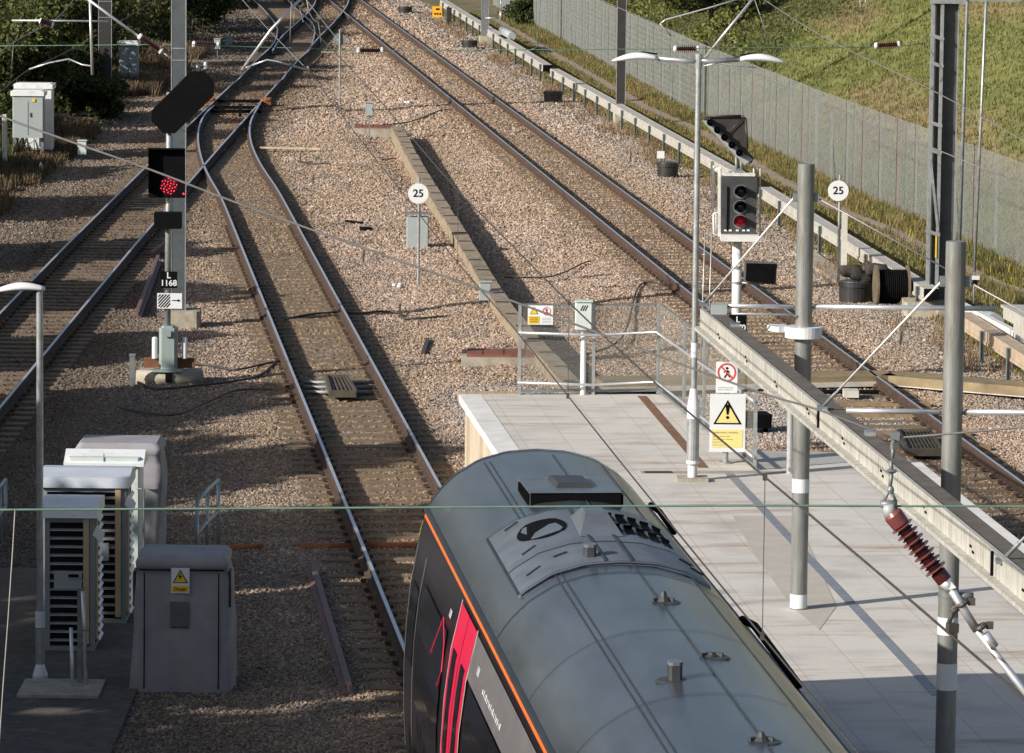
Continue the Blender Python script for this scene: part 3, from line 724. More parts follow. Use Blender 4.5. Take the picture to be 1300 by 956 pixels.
# left gutter beam
t = thing('gutter_beam', 'long dirty white channel beam with a dark top running in front of the columns', 'beam', W(7.85, 46, 4.2))
def upos(u, Y, z): return Vector((u - SL * Y, Y, z))
m_beamface = M('beam face', (.36, .35, .32), (.50, .49, .45), 3, .6, 0, .1, dirt=(.20, .18, .10), dscale=5, damt=.7, stretch=(4, 4, .6))
m_beamtop = M('beam top', (.085, .075, .06), (.14, .12, .10), 4, .8, 0, .2)
mb = MB().mat(m_beamface)
ya, yb = 55.75, 31.0
def slab(mb, u0, u1, Y0, Y1, z0, z1):
    v = [upos(u0, Y0, z0), upos(u1, Y0, z0), upos(u1, Y1, z0), upos(u0, Y1, z0), upos(u0, Y0, z1), upos(u1, Y0, z1), upos(u1, Y1, z1), upos(u0, Y1, z1)]
    return mb.add(v, [(3, 2, 1, 0), (4, 5, 6, 7), (0, 1, 5, 4), (1, 2, 6, 5), (2, 3, 7, 6), (3, 0, 4, 7)])
slab(mb, 7.72, 7.76, yb, ya, 4.00, 4.21); slab(mb, 7.96, 7.98, yb, ya, 4.0, 4.10); slab(mb, 7.64, 7.76, yb, ya, 3.965, 4.00)
slab(mb, 7.76, 7.96, ya - .04, ya, 4.0, 4.20)
mb.build('side_plate', t)
mb = MB().mat(m_beamtop); slab(mb, 7.762, 7.958, yb, ya - .045, 4.08, 4.195); mb.build('top_channel', t)
mb = MB().mat(m_black)
Y = ya - 1.6
while Y > yb: 
    for dz in (0, .035): slab(mb, 7.712, 7.722, Y - dz * 3, Y + .07 - dz * 3, 4.08 - dz, 4.10 - dz)
    Y -= 2.15
for Y in (38.2, 47.0): slab(mb, 7.70, 7.722, Y - .02, Y + .02, 4.0, 4.2)
mb.build('bolt_mark', t)
mb = MB().mat(m_steel)
for (c, b) in cols: mb.cbox(upos(7.90, b.y + .1, 4.21), .10, .2, .04)
mb.build('clamp_plate', t)
t2 = thing('gutter_beam', 'short end of a pale boxed beam right of the round columns', 'beam', W(10.75, 50, 4.3))
mb = MB().mat(m_beamface); slab(mb, 10.84, 11.10, 40, 53.4, 4.40, 4.52); slab(mb, 10.92, 11.06, 40, 53.2, 4.26, 4.40)
slab(mb, 10.82, 11.12, 40, 53.45, 4.52, 4.55); mb.build('box_section', t2)
for i, (c, b) in enumerate(cols):
    nm = ('far', 'middle', 'near')[i]
    mb = MB().mat(m_alu)
    mb.tube([(b.x - .12, b.y, 4.44), (b.x - 1.02, b.y, 4.44)], .026, 10)
    if i == 0: mb.tube([(b.x - .12, b.y - .1, 4.36), (b.x - 1.0, b.y - .1, 4.36)], .012, 8); mb.mat(m_cab_gr); mb.cbox((b.x - .98, b.y - .05, 4.41), .18, .2, .11)
    tag(mb.build('cross_tube'), ['short cross tube from the lamp collar column to the gutter beam', 'short cross tube between the insulator column and the gutter beam', 'cross tube of the column outside the right edge'][i], 'tube', 'cross tubes of the canopy frame')
    mb = MB().mat(m_alu); mb.tube([(b.x + .12, b.y, 4.44), (b.x + 2.22, b.y, 4.44)], .03, 10)
    tag(mb.build('cross_tube'), ['long cross tube from the lamp collar column to the boxed beam', 'cross tube running right from the mossy column out of view', 'long cross tube right of the column outside the edge'][i], 'tube', 'cross tubes of the canopy frame')
    tgt = [D(893, 386, 55.6), D(1044, 517, 46.9), D(1272, 712, 37.9)][i]
    mb = MB().mat(m_whiterod); mb.tube([(b.x - .14, b.y, 5.69), Vector((b.x - .14, b.y, 5.69)).lerp(tgt, .9)], .011, 8)
    mb.mat(m_steel_d); mb.tube([Vector((b.x - .14, b.y, 5.69)).lerp(tgt, .88), tgt], .018, 8); mb.cbox(tgt, .10, .16, .03)
    tag(mb.build('tie_rod'), ['white tie rod from the lamp collar column down to the beam end', 'white tie rod from the mossy column top down to the beam middle', 'white tie rod coming down to the beam at the right edge'][i], 'rod', 'white tie rods holding the gutter beam')
    if i < 2:
        tg = Vector((b.x + 2.25, b.y, 4.56))
        mb = MB().mat(m_wire_l); mb.tube([(b.x + .14, b.y, 5.69), tg], .009, 8)
        tag(mb.build('tie_rod'), ['grey tie rod from the lamp collar column down to the right', 'grey tie rod from the mossy column down to the right edge'][i], 'rod', 'grey tie rods right of the columns')
mb = MB().mat(m_steel_d); b = cols[1][1]; mb.tube([(b.x + .08, b.y, 2.65), (b.x + .24, b.y, 2.65)], .035, 10); mb.lathe([(.104, 0), (.104, .03)], (b.x, b.y, 2.64), 20)
tag(mb.build('camera_bracket'), 'small stub bracket clamped on the mossy column behind the insulator', 'bracket')

# ------------------------------------------------------------------ platform furniture
def word_bars(parent, p, lines, h, step):              # lettering too small to read in the photograph
    mb = MB().mat(M('faded lettering', (.25, .21, .12), rough=.6))
    for i, ln_ in enumerate(lines):
        x = p.x
        for w in ln_:
            nch = max(2, int(w / (h * .9)))
            for k in range(nch):
                cw = w / nch; hh = h * random.choice((.7, .7, 1, 1.1)); mb.cbox((x + cw * (k + .4), p.y, p.z - i * step + (hh - h) / 2), cw * .62, .002, hh)
            x += w + h
    return mb.build('lettering', parent)
def lamp_arm(mb, root, dx, L, z):
    for sg in dx: mb.tube([root, root + Vector((sg * .15, 0, -.01)), root + Vector((sg * (L - .45), 0, .02))], .035, 8)
def lantern(parent, c, sg, wcol=None):
    mb = MB().mat(m_clean_white); ns = 14; vs = []
    for i in range(ns):
        f_ = i / (ns - 1); w = .085 * math.sin(math.pi * min(1, .12 + f_ * .88)) ** .6 + .012; h_ = .045 * math.sin(math.pi * min(1, .1 + f_ * .9)) ** .7 + .006
        x = c.x + sg * f_ * .62; zc = c.z - .02 * f_ + .03 * math.sin(math.pi * f_ * 1.2)
        for k in range(10):
            a = 2 * math.pi * k / 10; vs.append((x, c.y + w * math.cos(a), zc + h_ * math.sin(a) * (1.2 if math.sin(a) > 0 else .8)))
    fs = [(i * 10 + k, i * 10 + (k + 1) % 10, (i + 1) * 10 + (k + 1) % 10, (i + 1) * 10 + k) for i in range(ns - 1) for k in range(10)]
    mb.add(vs, fs + [tuple(range(10)), tuple(range((ns - 1) * 10, ns * 10))], True)
    o = mb.build('lamp_head', parent)
    mb = MB().mat(m_black); mb.tube([c + Vector((sg * .0, 0, .06)), c + Vector((sg * .2, 0, .085)), c + Vector((sg * .34, 0, .05))], .012, 6); mb.build('seal', o)
LY = 64.0; lb = G(879, 610, .915); lt = D(885, 72, lb.y)
t = thing('street_lamp', 'tall grey platform lamp with two white lantern arms', 'street lamp', lb, 'lamp posts')
mb = MB().mat(m_steel); mb.lathe([(.085, .22), (.085, .95), (.06, 1.12), (.042, 1.25), (.040, lt.z - lb.z)], lb, 16); mb.build('post', t)
mb = MB().mat(m_clean_white); mb.lathe([(.066, .03), (.066, .22), (.09, .24), (.09, .28)], lb, 16); mb.lathe([(.088, .86), (.088, 1.0), (.05, 1.25), (.047, 1.27)], lb, 16); mb.lathe([(.046, 1.7), (.046, 1.9)], lb, 12); mb.pieces('white_band', t)
mb = MB().mat(m_conc); mb.cbox(lb + Vector((0, 0, .025)), .42, .34, .05); mb.build('base_plate', t)
mb = MB().mat(m_steel); top = Vector((lb.x, lb.y, lt.z - .05)); lamp_arm(mb, top, (-1, 1), 1.0, 0); mb.lathe([(.05, -.1), (.05, .09), (.01, .1)], top, 12); mb.build('arm', t)
for sg in (-1, 1): lantern(t, top + Vector((sg * .56, 0, .02)), sg)
lb = G(51, 866, -.25); lt = D(51, 365, lb.y)
t = thing('street_lamp', 'single arm lamp post with white head beside the cabinets on the left', 'street lamp', lb, 'lamp posts')
mb = MB().mat(m_steel); mb.lathe([(.085, 0), (.082, .1), (.05, .22), (.055, .24), (.055, .65), (.042, .66), (.040, lt.z - lb.z)], lb, 16); mb.build('post', t)
mb = MB().mat(m_clean_white); mb.lathe([(.09, -.02), (.09, .09), (.05, .22)], lb, 16); mb.lathe([(.058, .66), (.058, .85)], lb, 16); mb.pieces('white_band', t)
top = Vector((lb.x, lb.y, lt.z)); lantern(t, top + Vector((.06, 0, -.02)), -1)
# end fence of the platform
fz = .915
Fp = [G(659, 501, fz), G(753, 501, fz), G(835, 500, fz), G(868, 526, fz), G(893, 546, fz), G(930, 573, fz), G(958, 597, fz)]
t = thing('platform_fence', 'platform end fence of clear mesh panels with bent steel handrails', 'fence', Fp[0])
for p in Fp:
    mb = MB().mat(m_steel); mb.cbox(p + Vector((0, 0, .71)), .05, .03, 1.42); mb.build('post', t)
m_mesh = bpy.data.materials.new('fine mesh panel'); m_mesh.use_nodes = True
nn_ = m_mesh.node_tree.nodes; ll = m_mesh.node_tree.links; bb = nn_['Principled BSDF']; bb.inputs['Base Color'].default_value = (.22, .22, .2, 1); bb.inputs['Roughness'].default_value = .5
tr_ = nn_.new('ShaderNodeBsdfTransparent'); mx = nn_.new('ShaderNodeMixShader'); mx.inputs[0].default_value = .20
ll.new(tr_.outputs[0], mx.inputs[1]); ll.new(bb.outputs[0], mx.inputs[2]); ll.new(mx.outputs[0], nn_['Material Output'].inputs[0])
for a, b in zip(Fp[:-1], Fp[1:]):
    mb = MB().mat(m_mesh); d = (b - a).normalized(); s_n = Vector((d.y, -d.x, 0)) * .006
    mb.prism([a + Vector((0, 0, .08)), b + Vector((0, 0, .08)), b + Vector((0, 0, 1.4)), a + Vector((0, 0, 1.4))], .008, s_n)
    mb.build('mesh_panel', t)
for h in (.98, .2):
    mb = MB().mat(m_alu); pts = [p + Vector((-.03, -.09, h)) for p in Fp]; pts[1] = pts[1] + Vector((0, -.05, -.03)); pts = [pts[0]] + pts[1:]
    mb.tube(pts, .022, 10); mb.build('handrail', t)
mb = MB().mat(m_steel_d)
for a, b in zip(Fp[:-1], Fp[1:]): mb.beam(a + Vector((0, 0, 1.41)), b + Vector((0, 0, 1.41)), .02, .03); mb.beam(a + Vector((0, 0, .06)), b + Vector((0, 0, .06)), .03, .04)
mb.build('frame_rail', t)
# small double sign on the fence
def warn_tri(parent, c, s, Yoff=-.006, yel=m_yellow):
    tri = [(-.5, -.43), (.5, -.43), (0, .43)]
    mb = MB().mat(m_black); mb.prism([c + Vector((a * s, 0, b * s)) for a, b in tri], .003, (0, -1, 0)); mb.mat(yel)
    k = .80; mb.prism([c + Vector((a * s * k, -.0035, (b * k - .035) * s)) for a, b in tri], .003, (0, -1, 0)); return mb
def ring(mb, c, r, w, n=28, dy=.003):
    vs = []
    for k in range(n):
        a = 2 * math.pi * k / n
        for rr in (r, r - w):
            for dd in (0, -dy): vs.append(c + Vector((rr * math.cos(a), dd, rr * math.sin(a))))
    fs = []
    for k in range(n):
        i = k * 4; j = ((k + 1) % n) * 4
        fs += [(i + 1, j + 1, j + 3, i + 3), (i, i + 1, j + 1, j)[::-1], (i + 2, i + 3, j + 3, j + 2)]
    mb.add(vs, fs); return mb
sp = D(686, 400, Fp[0].y - .03)
t = thing('safety_sign', 'small yellow and white double notice fixed on the fence left end', 'sign', sp)
mb = MB().mat(m_clean_white); mb.cbox(sp, .39, .01, .30); mb.build('plate', t)
mb = MB().mat(m_yellow); mb.cbox(sp + Vector((-.098, -.0075, -.075)), .17, .004, .12); mb.build('text_panel', t)
mb = warn_tri(t, sp + Vector((-.098, -.007, .07)), .13); mb.build('warning_triangle', t)
mb = MB().mat(m_red); ring(mb, sp + Vector((.098, -.006, .06)), .065, .012); mb.beam(sp + Vector((.055, -.009, .10)), sp + Vector((.14, -.009, .02)), .01, .004, (0, 1, 0)); mb.build('prohibition_ring', t)
mb = MB().mat(m_black); mb.cbox(sp + Vector((.098, -.007, .065)), .018, .004, .07)
for k in range(3): mb.cbox(sp + Vector((-.098, -.0105, -.045 - k * .03)), .13, .002, .010)
mb.mat(m_steel_d)
for k in range(4): mb.cbox(sp + Vector((.098, -.0065, -.045 - k * .025)), .14, .002, .006)
mb.build('lettering', t)
# telephone box with hatch mark
bp_ = G(740, 501, fz)
t = thing('trackside_box', 'pale grey box with black diagonal stripes on a white pole by the fence', 'telephone box', bp_)
mb = MB().mat(m_clean_white); mb.lathe([(.045, 0), (.045, 1.02)], bp_, 14); mb.build('pole', t)
mb = MB().mat(m_cab_g); c = D(741, 400, bp_.y - .05); mb.cbox(c, .265, .16, .44, 0, .015); mb.cbox(c + Vector((0, -.01, .225)), .285, .20, .02); b_o = mb.build('housing', t)
mb = MB().mat(m_black); sgc = c + Vector((0, -.083, .115))
for k in range(3): mb.beam(sgc + Vector((-.05 + k * .035, 0, -.04)), sgc + Vector((-.01 + k * .035, 0, .045)), .014, .004, (0, 1, 0))
mb.build('stripe_mark', b_o)
# warning signs by the lamp
sp = G(921, 588, fz)
t = thing('warning_sign', 'large white warning board with yellow triangle below a round red prohibition sign', 'sign', sp)
mb = MB().mat(m_steel); mb.lathe([(.04, 0), (.04, 1.36)], sp, 12); mb.lathe([(.09, 0), (.09, .02)], sp, 12); mb.build('post', t)
c1 = D(922.5, 479, sp.y - .05); c2 = D(923.5, 537, sp.y - .05)
mb = MB().mat(m_clean_white); mb.cbox(c1, .30, .012, .44); mb.build('upper_board', t)
mb = MB().mat(M('board grey', (.60, .62, .63), (.66, .68, .69), 4, .4)); mb.cbox(c2, .50, .012, .82); mb.build('lower_board', t)
mb = MB().mat(m_red); rc = c1 + Vector((0, -.008, .07)); ring(mb, rc, .13, .022); mb.beam(rc + Vector((-.085, -.005, .085)), rc + Vector((.085, -.005, -.085)), .02, .004, (0, 1, 0)); mb.build('prohibition_ring', t)
mb = MB().mat(m_black); f0 = rc + Vector((0, -.002, 0))
for a, b, w in (((0, .03), (.01, -.02), .035), ((.005, -.02), (-.035, -.075), .018), ((.01, -.02), (.045, -.07), .018), ((0, .025), (-.045, .0), .014), ((0, .025), (.045, .005), .014)):
    mb.beam(f0 + Vector((a[0], 0, a[1])), f0 + Vector((b[0], 0, b[1])), w, .003, (0, 1, 0))
mb.lathe([(.018, 0), (.018, .003)], f0 + Vector((.002, 0, .06)), 12, (0, -1, 0)); mb.build('walking_figure', t)
word_bars(t, c1 + Vector((-.12, -.009, -.145)), ((.04, .07, .03, .05), (.05, .03, .06, .045)), .008, .03)
mb = warn_tri(t, c2 + Vector((0, -.008, .155)), .40, yel=m_yellow_p); mb.build('warning_triangle', t)
mb = MB().mat(m_black); e = c2 + Vector((0, -.018, .13))
mb.add([e + Vector((-.030, 0, .105)), e + Vector((.030, 0, .105)), e + Vector((.013, 0, -.01)), e + Vector((-.013, 0, -.01))], [(0, 1, 2, 3)])
mb.lathe([(.030, 0), (.030, .002)], e + Vector((0, .001, .105)), 14, (0, -1, 0)); mb.lathe([(.022, 0), (.022, .002)], e + Vector((0, .001, -.05)), 14, (0, -1, 0)); mb.build('exclamation_mark', t)
mb = MB().mat(m_yellow_p); mb.cbox(c2 + Vector((0, -.008, -.22)), .43, .005, .25); mb.build('text_panel', t)
word_bars(t, c2 + Vector((-.20, -.0115, -.135)), ((.20, .14),), .017, .04)
word_bars(t, c2 + Vector((-.20, -.0115, -.19)), ((.09, .07, .06), (.12, .04, .10), (.10, .05), (.07, .08)), .011, .04)
# short white post behind the beam
pb = G(1002, 601, fz)
t = thing('platform_post', 'thin pale blue grey post standing left of the lamp collar column', 'post', pb)
mb = MB().mat(m_alu); mb.lathe([(.042, 0), (.042, 1.02)], pb, 12); mb.mat(m_steel_d); mb.cbox(pb + Vector((0, -.04, .06)), .03, .02, .05); mb.build('pole', t)
mb = MB().mat(m_wood); mb.cbox(pb + Vector((0, 0, 1.04)), .3, .2, .05); mb.build('cap_board', t)

# ------------------------------------------------------------------ signals
def disc_sign(px, py, pby, r, txt, label, group=None, rear=False):
    base = G(px, pby, -.25); c = D(px, py, base.y)
    t = thing('speed_sign', label, 'sign', base, group)
    mb = MB().mat(m_steel); mb.lathe([(.03, -.1), (.03, c.z - base.z + r + .12)], base, 10); mb.build('post', t)
    mb = MB().mat(m_steel_d if rear else m_clean_white); cc_ = c + Vector((0, .045 if rear else -.035, 0))
    mb.lathe([(r, 0), (r, .012)], cc_, 36, (0, -1, 0)); dd = mb.build('disc', t)
    if txt: text_mesh('number', txt, r * 1.05, m_black, t, cc_ + Vector((0, -.016, 0)), bold=.003)
    return t
disc_sign(531, 245.5, 364, .215, '25', 'round white sign reading 25 in front of a grey cabinet', 'round white 25 signs')
t25 = disc_sign(1064, 242, 362, .22, '25', 'round white sign reading 25 beside the far white trough', 'round white 25 signs')
mb = MB().mat(m_conc_l); pb = G(1071, 352, -.25); mb.cbox(pb + Vector((0, 0, .7)), .12, .12, 1.4)
tag(mb.build('marker_post', loc=pb), 'square concrete marker post just behind the right 25 sign', 'post')
mb = MB().mat(m_conc)
a, b = G(1018, 322, -.25), G(1092, 372, -.25); mb.beam(a + Vector((0, 0, .03)), b + Vector((0, 0, .03)), .5, .10); tag(mb.build('concrete_slab'), 'sunk concrete slab strip at the foot of the right 25 sign', 'slab')
disc_sign(431, 50, 131, .205, None, 'back of a round sign on a post among the far ballast', rear=True)
# grey cabinet behind the left 25 sign
cb = G(530, 320, -.25)
t = thing('trackside_cabinet', 'low grey cabinet standing right behind the left 25 sign', 'cabinet', cb, 'trackside equipment cabinets')
mb = MB().mat(m_cab_gr); c = D(530, 297, cb.y); mb.cbox((c.x, cb.y + .15, c.z), .50, .32, .76, 0, .02); mb.build('body', t)
mb = MB().mat(m_steel_d); z = D(530, 272, cb.y).z; mb.cbox((c.x, cb.y + .15, z + .01), .55, .37, .04); mb.cbox((c.x, cb.y + .15, c.z - .37), .55, .35, .05); mb.cbox((c.x, cb.y - .02, c.z), .01, .01, .7); mb.build('lid', t)
mb = MB().mat(m_steel_d)
for dx in (-.2, .2): mb.cbox((c.x + dx, cb.y + .15, (c.z - .38 + cb.z) / 2), .05, .05, max(.05, c.z - .38 - cb.z))
mb.build('leg', t)

def led_signal():
    base = Vector((-6.08, 82.8, -.25)); Y = 82.8
    t = thing('railway_signal', 'signal post with glowing red lamp and black octagonal board', 'signal', base, 'railway signals')
    mb = MB().mat(m_steel); mb.tube([(-6.08, Y, .55), (-6.05, Y, 4.9)], .055, 14); mb.cbox((-6.08, Y - .02, 2.1), .09, .03, .1); mb.build('post', t)
    mb = MB().mat(M('green grey casing', (.26, .32, .31), (.34, .40, .39), 3, .5, .2, dirt=(.12, .12, .1), dscale=3))
    mb.cbox((-6.06, Y, .38), .32, .30, .74, 0, .05); mb.cbox((-6.06, Y, .76), .24, .22, .05, 0, .04); mb.cbox((-6.05, Y, .0), .50, .42, .05); mb.cbox((-6.06, Y - .19, .66), .11, .03, .11); mb.build('base_casing', t)
    mb = MB().mat(m_conc); mb.tube([(-6.62, Y - .05, -.16), (-5.45, Y - .05, -.16)], .15, 14); mb.box(-6.6, -5.5, Y, Y + .5, -.35, -.03); mb.mat(m_black); mb.box(-6.1, -5.98, Y - .23, Y - .1, -.2, -.05); mb.build('foundation', t)
    mb = MB().mat(M('dull rust bracket', (.13, .05, .025), (.19, .08, .04), 8, .8)); mb.box(-6.5, -5.6, Y + .05, Y + .12, .02, .20); mb.build('bracket', t)
    for px in (196.5, 234.5):
        mb = MB().mat(m_clean_white); c = D(px, 442, Y); mb.lathe([(.05, -.18), (.05, .18), (.03, .2)], c, 14); mb.build('marker_tube', t)
    def plate(name, x0, y0, x1, y1, mat, dep=.02, back=-.08):
        mb = MB().mat(mat); PB(mb, x0, y0, x1, y1, Y, dep, back); return mb.build(name, t)
    plate('number_plate', 204, 344, 225.5, 365, m_black)
    c = D(214.7, 354.5, Y); text_mesh('number', 'L', .15, m_clean_white, t, (c.x, Y - .106, c.z + .075), bold=.003); text_mesh('number', '1168', .145, m_clean_white, t, (c.x, Y - .106, c.z - .06), bold=.003)
    plate('arrow_plate', 200, 371.5, 231.5, 391, m_clean_white)
    mb = MB().mat(m_black); q0 = D(201.5, 389.5, Y); q1 = D(216.5, 373, Y); n_ = 4; w = q1.x - q0.x; h = q1.z - q0.z
    for k in range(-n_, n_):
        a0 = k / n_; p = []
        # stripes running up to the right, clipped to the square
        def clipseg(o):
            pts = []
            for f_ in np.linspace(0, 1, 9):
                x = f_; z = f_ + o
                if 0 <= z <= 1: pts.append((x, z))
            return pts
        s1 = clipseg(a0); s2 = clipseg(a0 + .5 / n_)
        if len(s1) > 1 and len(s2) > 1:
            poly = [s1[0], s1[-1], s2[-1], s2[0]]
            mb.prism([Vector((q0.x + x * w, Y - .101, q0.z + z * h)) for x, z in poly], .003, (0, -1, 0))
    a = D(218.5, 381.5, Y - .1); b = D(228.5, 381.5, Y - .1); mb.beam(a + Vector((0, -.003, 0)), b + Vector((0, -.003, 0)), .016, .004, (0, 1, 0))
    mb.prism([b + Vector((.012, -.002, 0)), b + Vector((-.04, -.002, .025)), b + Vector((-.04, -.002, -.025))], .003, (0, -1, 0)); mb.build('hatch_and_arrow', t)
    mb = MB().mat(m_black); PB(mb, 197.5, 268, 231.5, 288, Y, .34, -.05); mb.build('lower_lamp_box', t)
    # head: black shield, hooded
    mb = MB().mat(m_black); PB(mb, 190, 187, 236, 250, Y, .03, -.16)
    x0, x1 = D(190, 218, Y).x, D(236, 218, Y).x; z0, z1 = D(213, 250, Y).z, D(213, 187, Y).z
    for a in (x0, x1 - .012): mb.box(a, a + .012, Y - .35, Y - .19, z0 + .1, z1)
    mb.box(x0, x1, Y - .36, Y - .19, z1 - .012, z1 + .004); mb.box((x0 + x1) / 2 - .18, (x0 + x1) / 2 + .18, Y - .16, Y - .02, z0 + .1, z1 - .1)
    mb.build('signal_head', t)
    m_led = M('red led', (.9, .01, .02), rough=.4, emit=(1.0, .02, .06, 3.2))
    mb = MB().mat(m_led); c = D(214.5, 236, Y - .2); R_ = .155
    mb2 = MB().mat(M('red lens', (.03, .002, .004), rough=.4, emit=(.6, .0, .01, .02))); mb2.lathe([(R_, 0), (R_, .01)], c + Vector((0, .012, 0)), 28, (0, -1, 0)); mb2.build('lens', t)
    k = 0; golden = math.pi * (3 - 5 ** .5)
    for k in range(26):
        r = R_ * .97 * math.sqrt((k + .5) / 26); a = k * golden
        mb.lathe([(.0095, 0), (.006, .008)], c + Vector((r * math.cos(a), 0, r * math.sin(a))), 6, (0, -1, 0))
    mb.lathe([(.016, 0), (.012, .01)], D(233, 246, Y - .2), 10, (0, -1, 0))
    mb.build('led_cluster', t)
    pts = [(192.7, 140), (242, 90.5), (259.5, 90.5), (271.7, 103), (271.7, 121.5), (222.6, 169), (207.6, 169), (192.7, 154)]
    mb = MB().mat(m_black); mb.prism([D(x, y, Y - .1) for x, y in pts], .05, (0, -1, 0))
    ctr = D(232, 130, Y - .1)
    mb.prism([ctr + (D(x, y, Y - .1) - ctr) * .7 for x, y in pts], .25, (0, 1, 0)); mb.build('junction_board', t)
    return t
led_signal()

def feather_signal():
    Y = 83.3; base = Vector((3.98, Y, -.25)); t = thing('railway_signal', 'white signal post with grey three lamp head and diagonal lamp row on top', 'signal', base, 'railway signals')
    mb = MB().mat(m_clean_white); top = D(936, 298, Y); mb.tube([base, (top.x, Y, top.z)], .085, 20); mb.build('post', t)
    mb = MB().mat(m_white)
    PB(mb, 914, 296, 962, 304, Y, .5, .1)
    fr = lambda x, y, d=0: D(x, y, Y + d)
    mb.tube([fr(914, 213), fr(914, 300)], .028, 8); mb.tube([fr(908, 216), fr(915, 213), fr(916, 213)], .02, 6)
    mb.beam(fr(913, 214), fr(913, 300), .05, .06)
    mb.tube([fr(957, 211), fr(965, 213), fr(965, 300)], .016, 6); mb.tube([fr(957, 211), fr(957, 222)], .016, 6)
    mb.tube([fr(906, 271), fr(906, 297), fr(914, 300)], .02, 6); mb.tube([fr(906, 271), fr(911, 270)], .016, 6); mb.tube([fr(909, 271), fr(909, 296)], .012, 6)
    mb.tube([fr(905, 212), fr(908, 212)], .03, 6); mb.mat(m_steel_d); mb.beam(fr(905, 205, .2), fr(905, 272, .2), .04, .04)
    mb.build('cage', t)
    mb = MB().mat(M('signal head grey', (.038, .04, .043), (.06, .063, .066), 4, .5, dirt=(.12, .09, .06), dscale=4)); 
    PB(mb, 915.5, 222, 960, 296, Y, .06, -.12)
    mb.mat(m_white); PB(mb, 918, 219, 958, 222.5, Y, .2, 0.0); mb.mat(m_black); PB(mb, 922, 236, 924, 291, Y, .02, -.181)
    hd = mb.build('signal_head', t)
    m_lens = M('dark lens', (.015, .016, .02), rough=.15)
    for i, (px, py) in enumerate(((940.5, 243.5), (940, 263), (939.5, 281.5))):
        c = D(px, py, Y - .19)
        mb = MB().mat(m_black); r = .115
        vs = []; fs = []; n_ = 16                       # hood: upper part of a tube
        for k in range(n_ + 1):
            a = math.radians(-25) + math.radians(230) * k / n_
            for rr in (r, r - .01):
                vs.append(c + Vector((rr * math.cos(a), 0, rr * math.sin(a)))); vs.append(c + Vector((rr * math.cos(a), -.24 * (.55 + .45 * math.sin(max(a, 0)) if math.sin(a) > 0 else .5), rr * math.sin(a))))
        for k in range(n_):
            i0 = k * 4; j0 = i0 + 4; fs += [(i0, i0 + 1, j0 + 1, j0), (i0 + 2, j0 + 2, j0 + 3, i0 + 3), (i0 + 1, i0 + 3, j0 + 3, j0 + 1)]
        mb.add(vs, fs, True); mb.mat(m_steel_d); mb.lathe([(.128, 0), (.128, .012)], c + Vector((0, .004, 0)), 24, (0, -1, 0))
        hh = mb.build('lamp_hood', t)
        mb = MB().mat(m_lens if i < 2 else M('glowing red lens', (.20, .004, .008), rough=.2, emit=(.7, .01, .02, .10)))  # lowest lens glows faintly by its own emission
        mb.lathe([(.095, 0), (.085, .02), (.05, .04), (.01, .048)], c + Vector((0, -.01, 0)), 24, (0, -1, 0)); mb.build('lens', hh)
    mb = MB().mat(m_cab_w)
    for x in (921, 927, 936, 944, 950): mb.cbox(D(x, 292.5, Y - .185), .05, .01, .03)
    mb.build('label_strip', hd)
    # junction indicator
    m_ind = M('indicator brown black', (.03, .026, .026), (.05, .042, .04), 4, .5)
    tri = [(892, 153), (897, 147), (941, 146.5), (947, 150), (948.5, 190), (957, 201), (954, 207), (944, 208), (936, 199)]
    mb = MB().mat(m_ind); mb.prism([D(x, y, Y - .1) for x, y in tri], .04, (0, -1, 0))
    ed = [(897, 147.5), (941, 147), (947, 151), (948.5, 190)]
    for a, b in zip(ed[:-1], ed[1:]): mb.beam(D(*a, Y - .2), D(*b, Y - .2), .03, .22, (0, 1, 0)) if False else mb.tube([D(*a, Y - .18), D(*b, Y - .18)], .022, 6)
    mb.tube([D(900, 150, Y - .22), D(948, 197, Y - .22)], .014, 6); mb.tube([D(943, 150, Y - .18), D(924, 169, Y - .18)], .012, 6)
    ji = mb.build('junction_indicator', t)
    mb = MB().mat(m_cab_gr); st_ = [(891, 153), (899, 153), (949, 197), (956, 203), (945, 209), (934, 198)]
    mb.prism([D(x, y, Y - .145) for x, y in st_], .012, (0, -1, 0)); mb.build('lamp_strip', ji)
    for px, py in ((901.5, 155), (910.5, 164.5), (919.5, 174), (929, 183.5), (938.5, 193.5)):
        c = D(px, py, Y - .16); mb = MB().mat(m_black); mb.lathe([(.062, 0), (.062, .13), (.054, .13), (.05, .02)], c, 16, (0, -1, 0)); mb.mat(M('blue dark lens', (.01, .01, .04), rough=.15)); mb.lathe([(.05, 0), (.02, .02)], c + Vector((0, -.02, 0)), 16, (0, -1, 0)); mb.build('lamp', ji)
    mb = MB().mat(m_steel_d); mb.tube([D(935, 196, Y), D(935, 222, Y)], .03, 8); mb.tube([D(941, 200, Y), D(941, 222, Y)], .02, 8); mb.cbox(D(938, 217, Y), .14, .14, .06); mb.build('indicator_stem', t)
    # route box on the right of the post
    m_bx = M('box dark frame', (.10, .095, .085), (.15, .14, .12), 4, .5)
    mb = MB().mat(m_bx); p0 = [(944.5, 330), (986, 333), (984, 360), (944, 357)]
    mb.prism([D(x, y, Y - .05) for x, y in p0], .22, (0, -1, 0)); mb.mat(m_black); p1 = [(947.5, 334), (985, 335), (983, 359.5), (946.5, 356)]
    mb.prism([D(x, y, Y - .27) for x, y in p1], .06, (0, -1, 0)); mb.mat(m_steel); mb.tube([D(934, 358, Y), D(964, 361, Y - .1)], .02, 8); mb.lathe([(.098, 0), (.098, .05)], D(935, 341, Y), 16); mb.lathe([(.098, 0), (.098, .04)], D(935, 360, Y), 16)
    mb.build('route_box', t)
    mb = MB().mat(m_black); PB(mb, 925, 398, 947.5, 432, Y, .02, -.1); mb.build('number_plate', t)
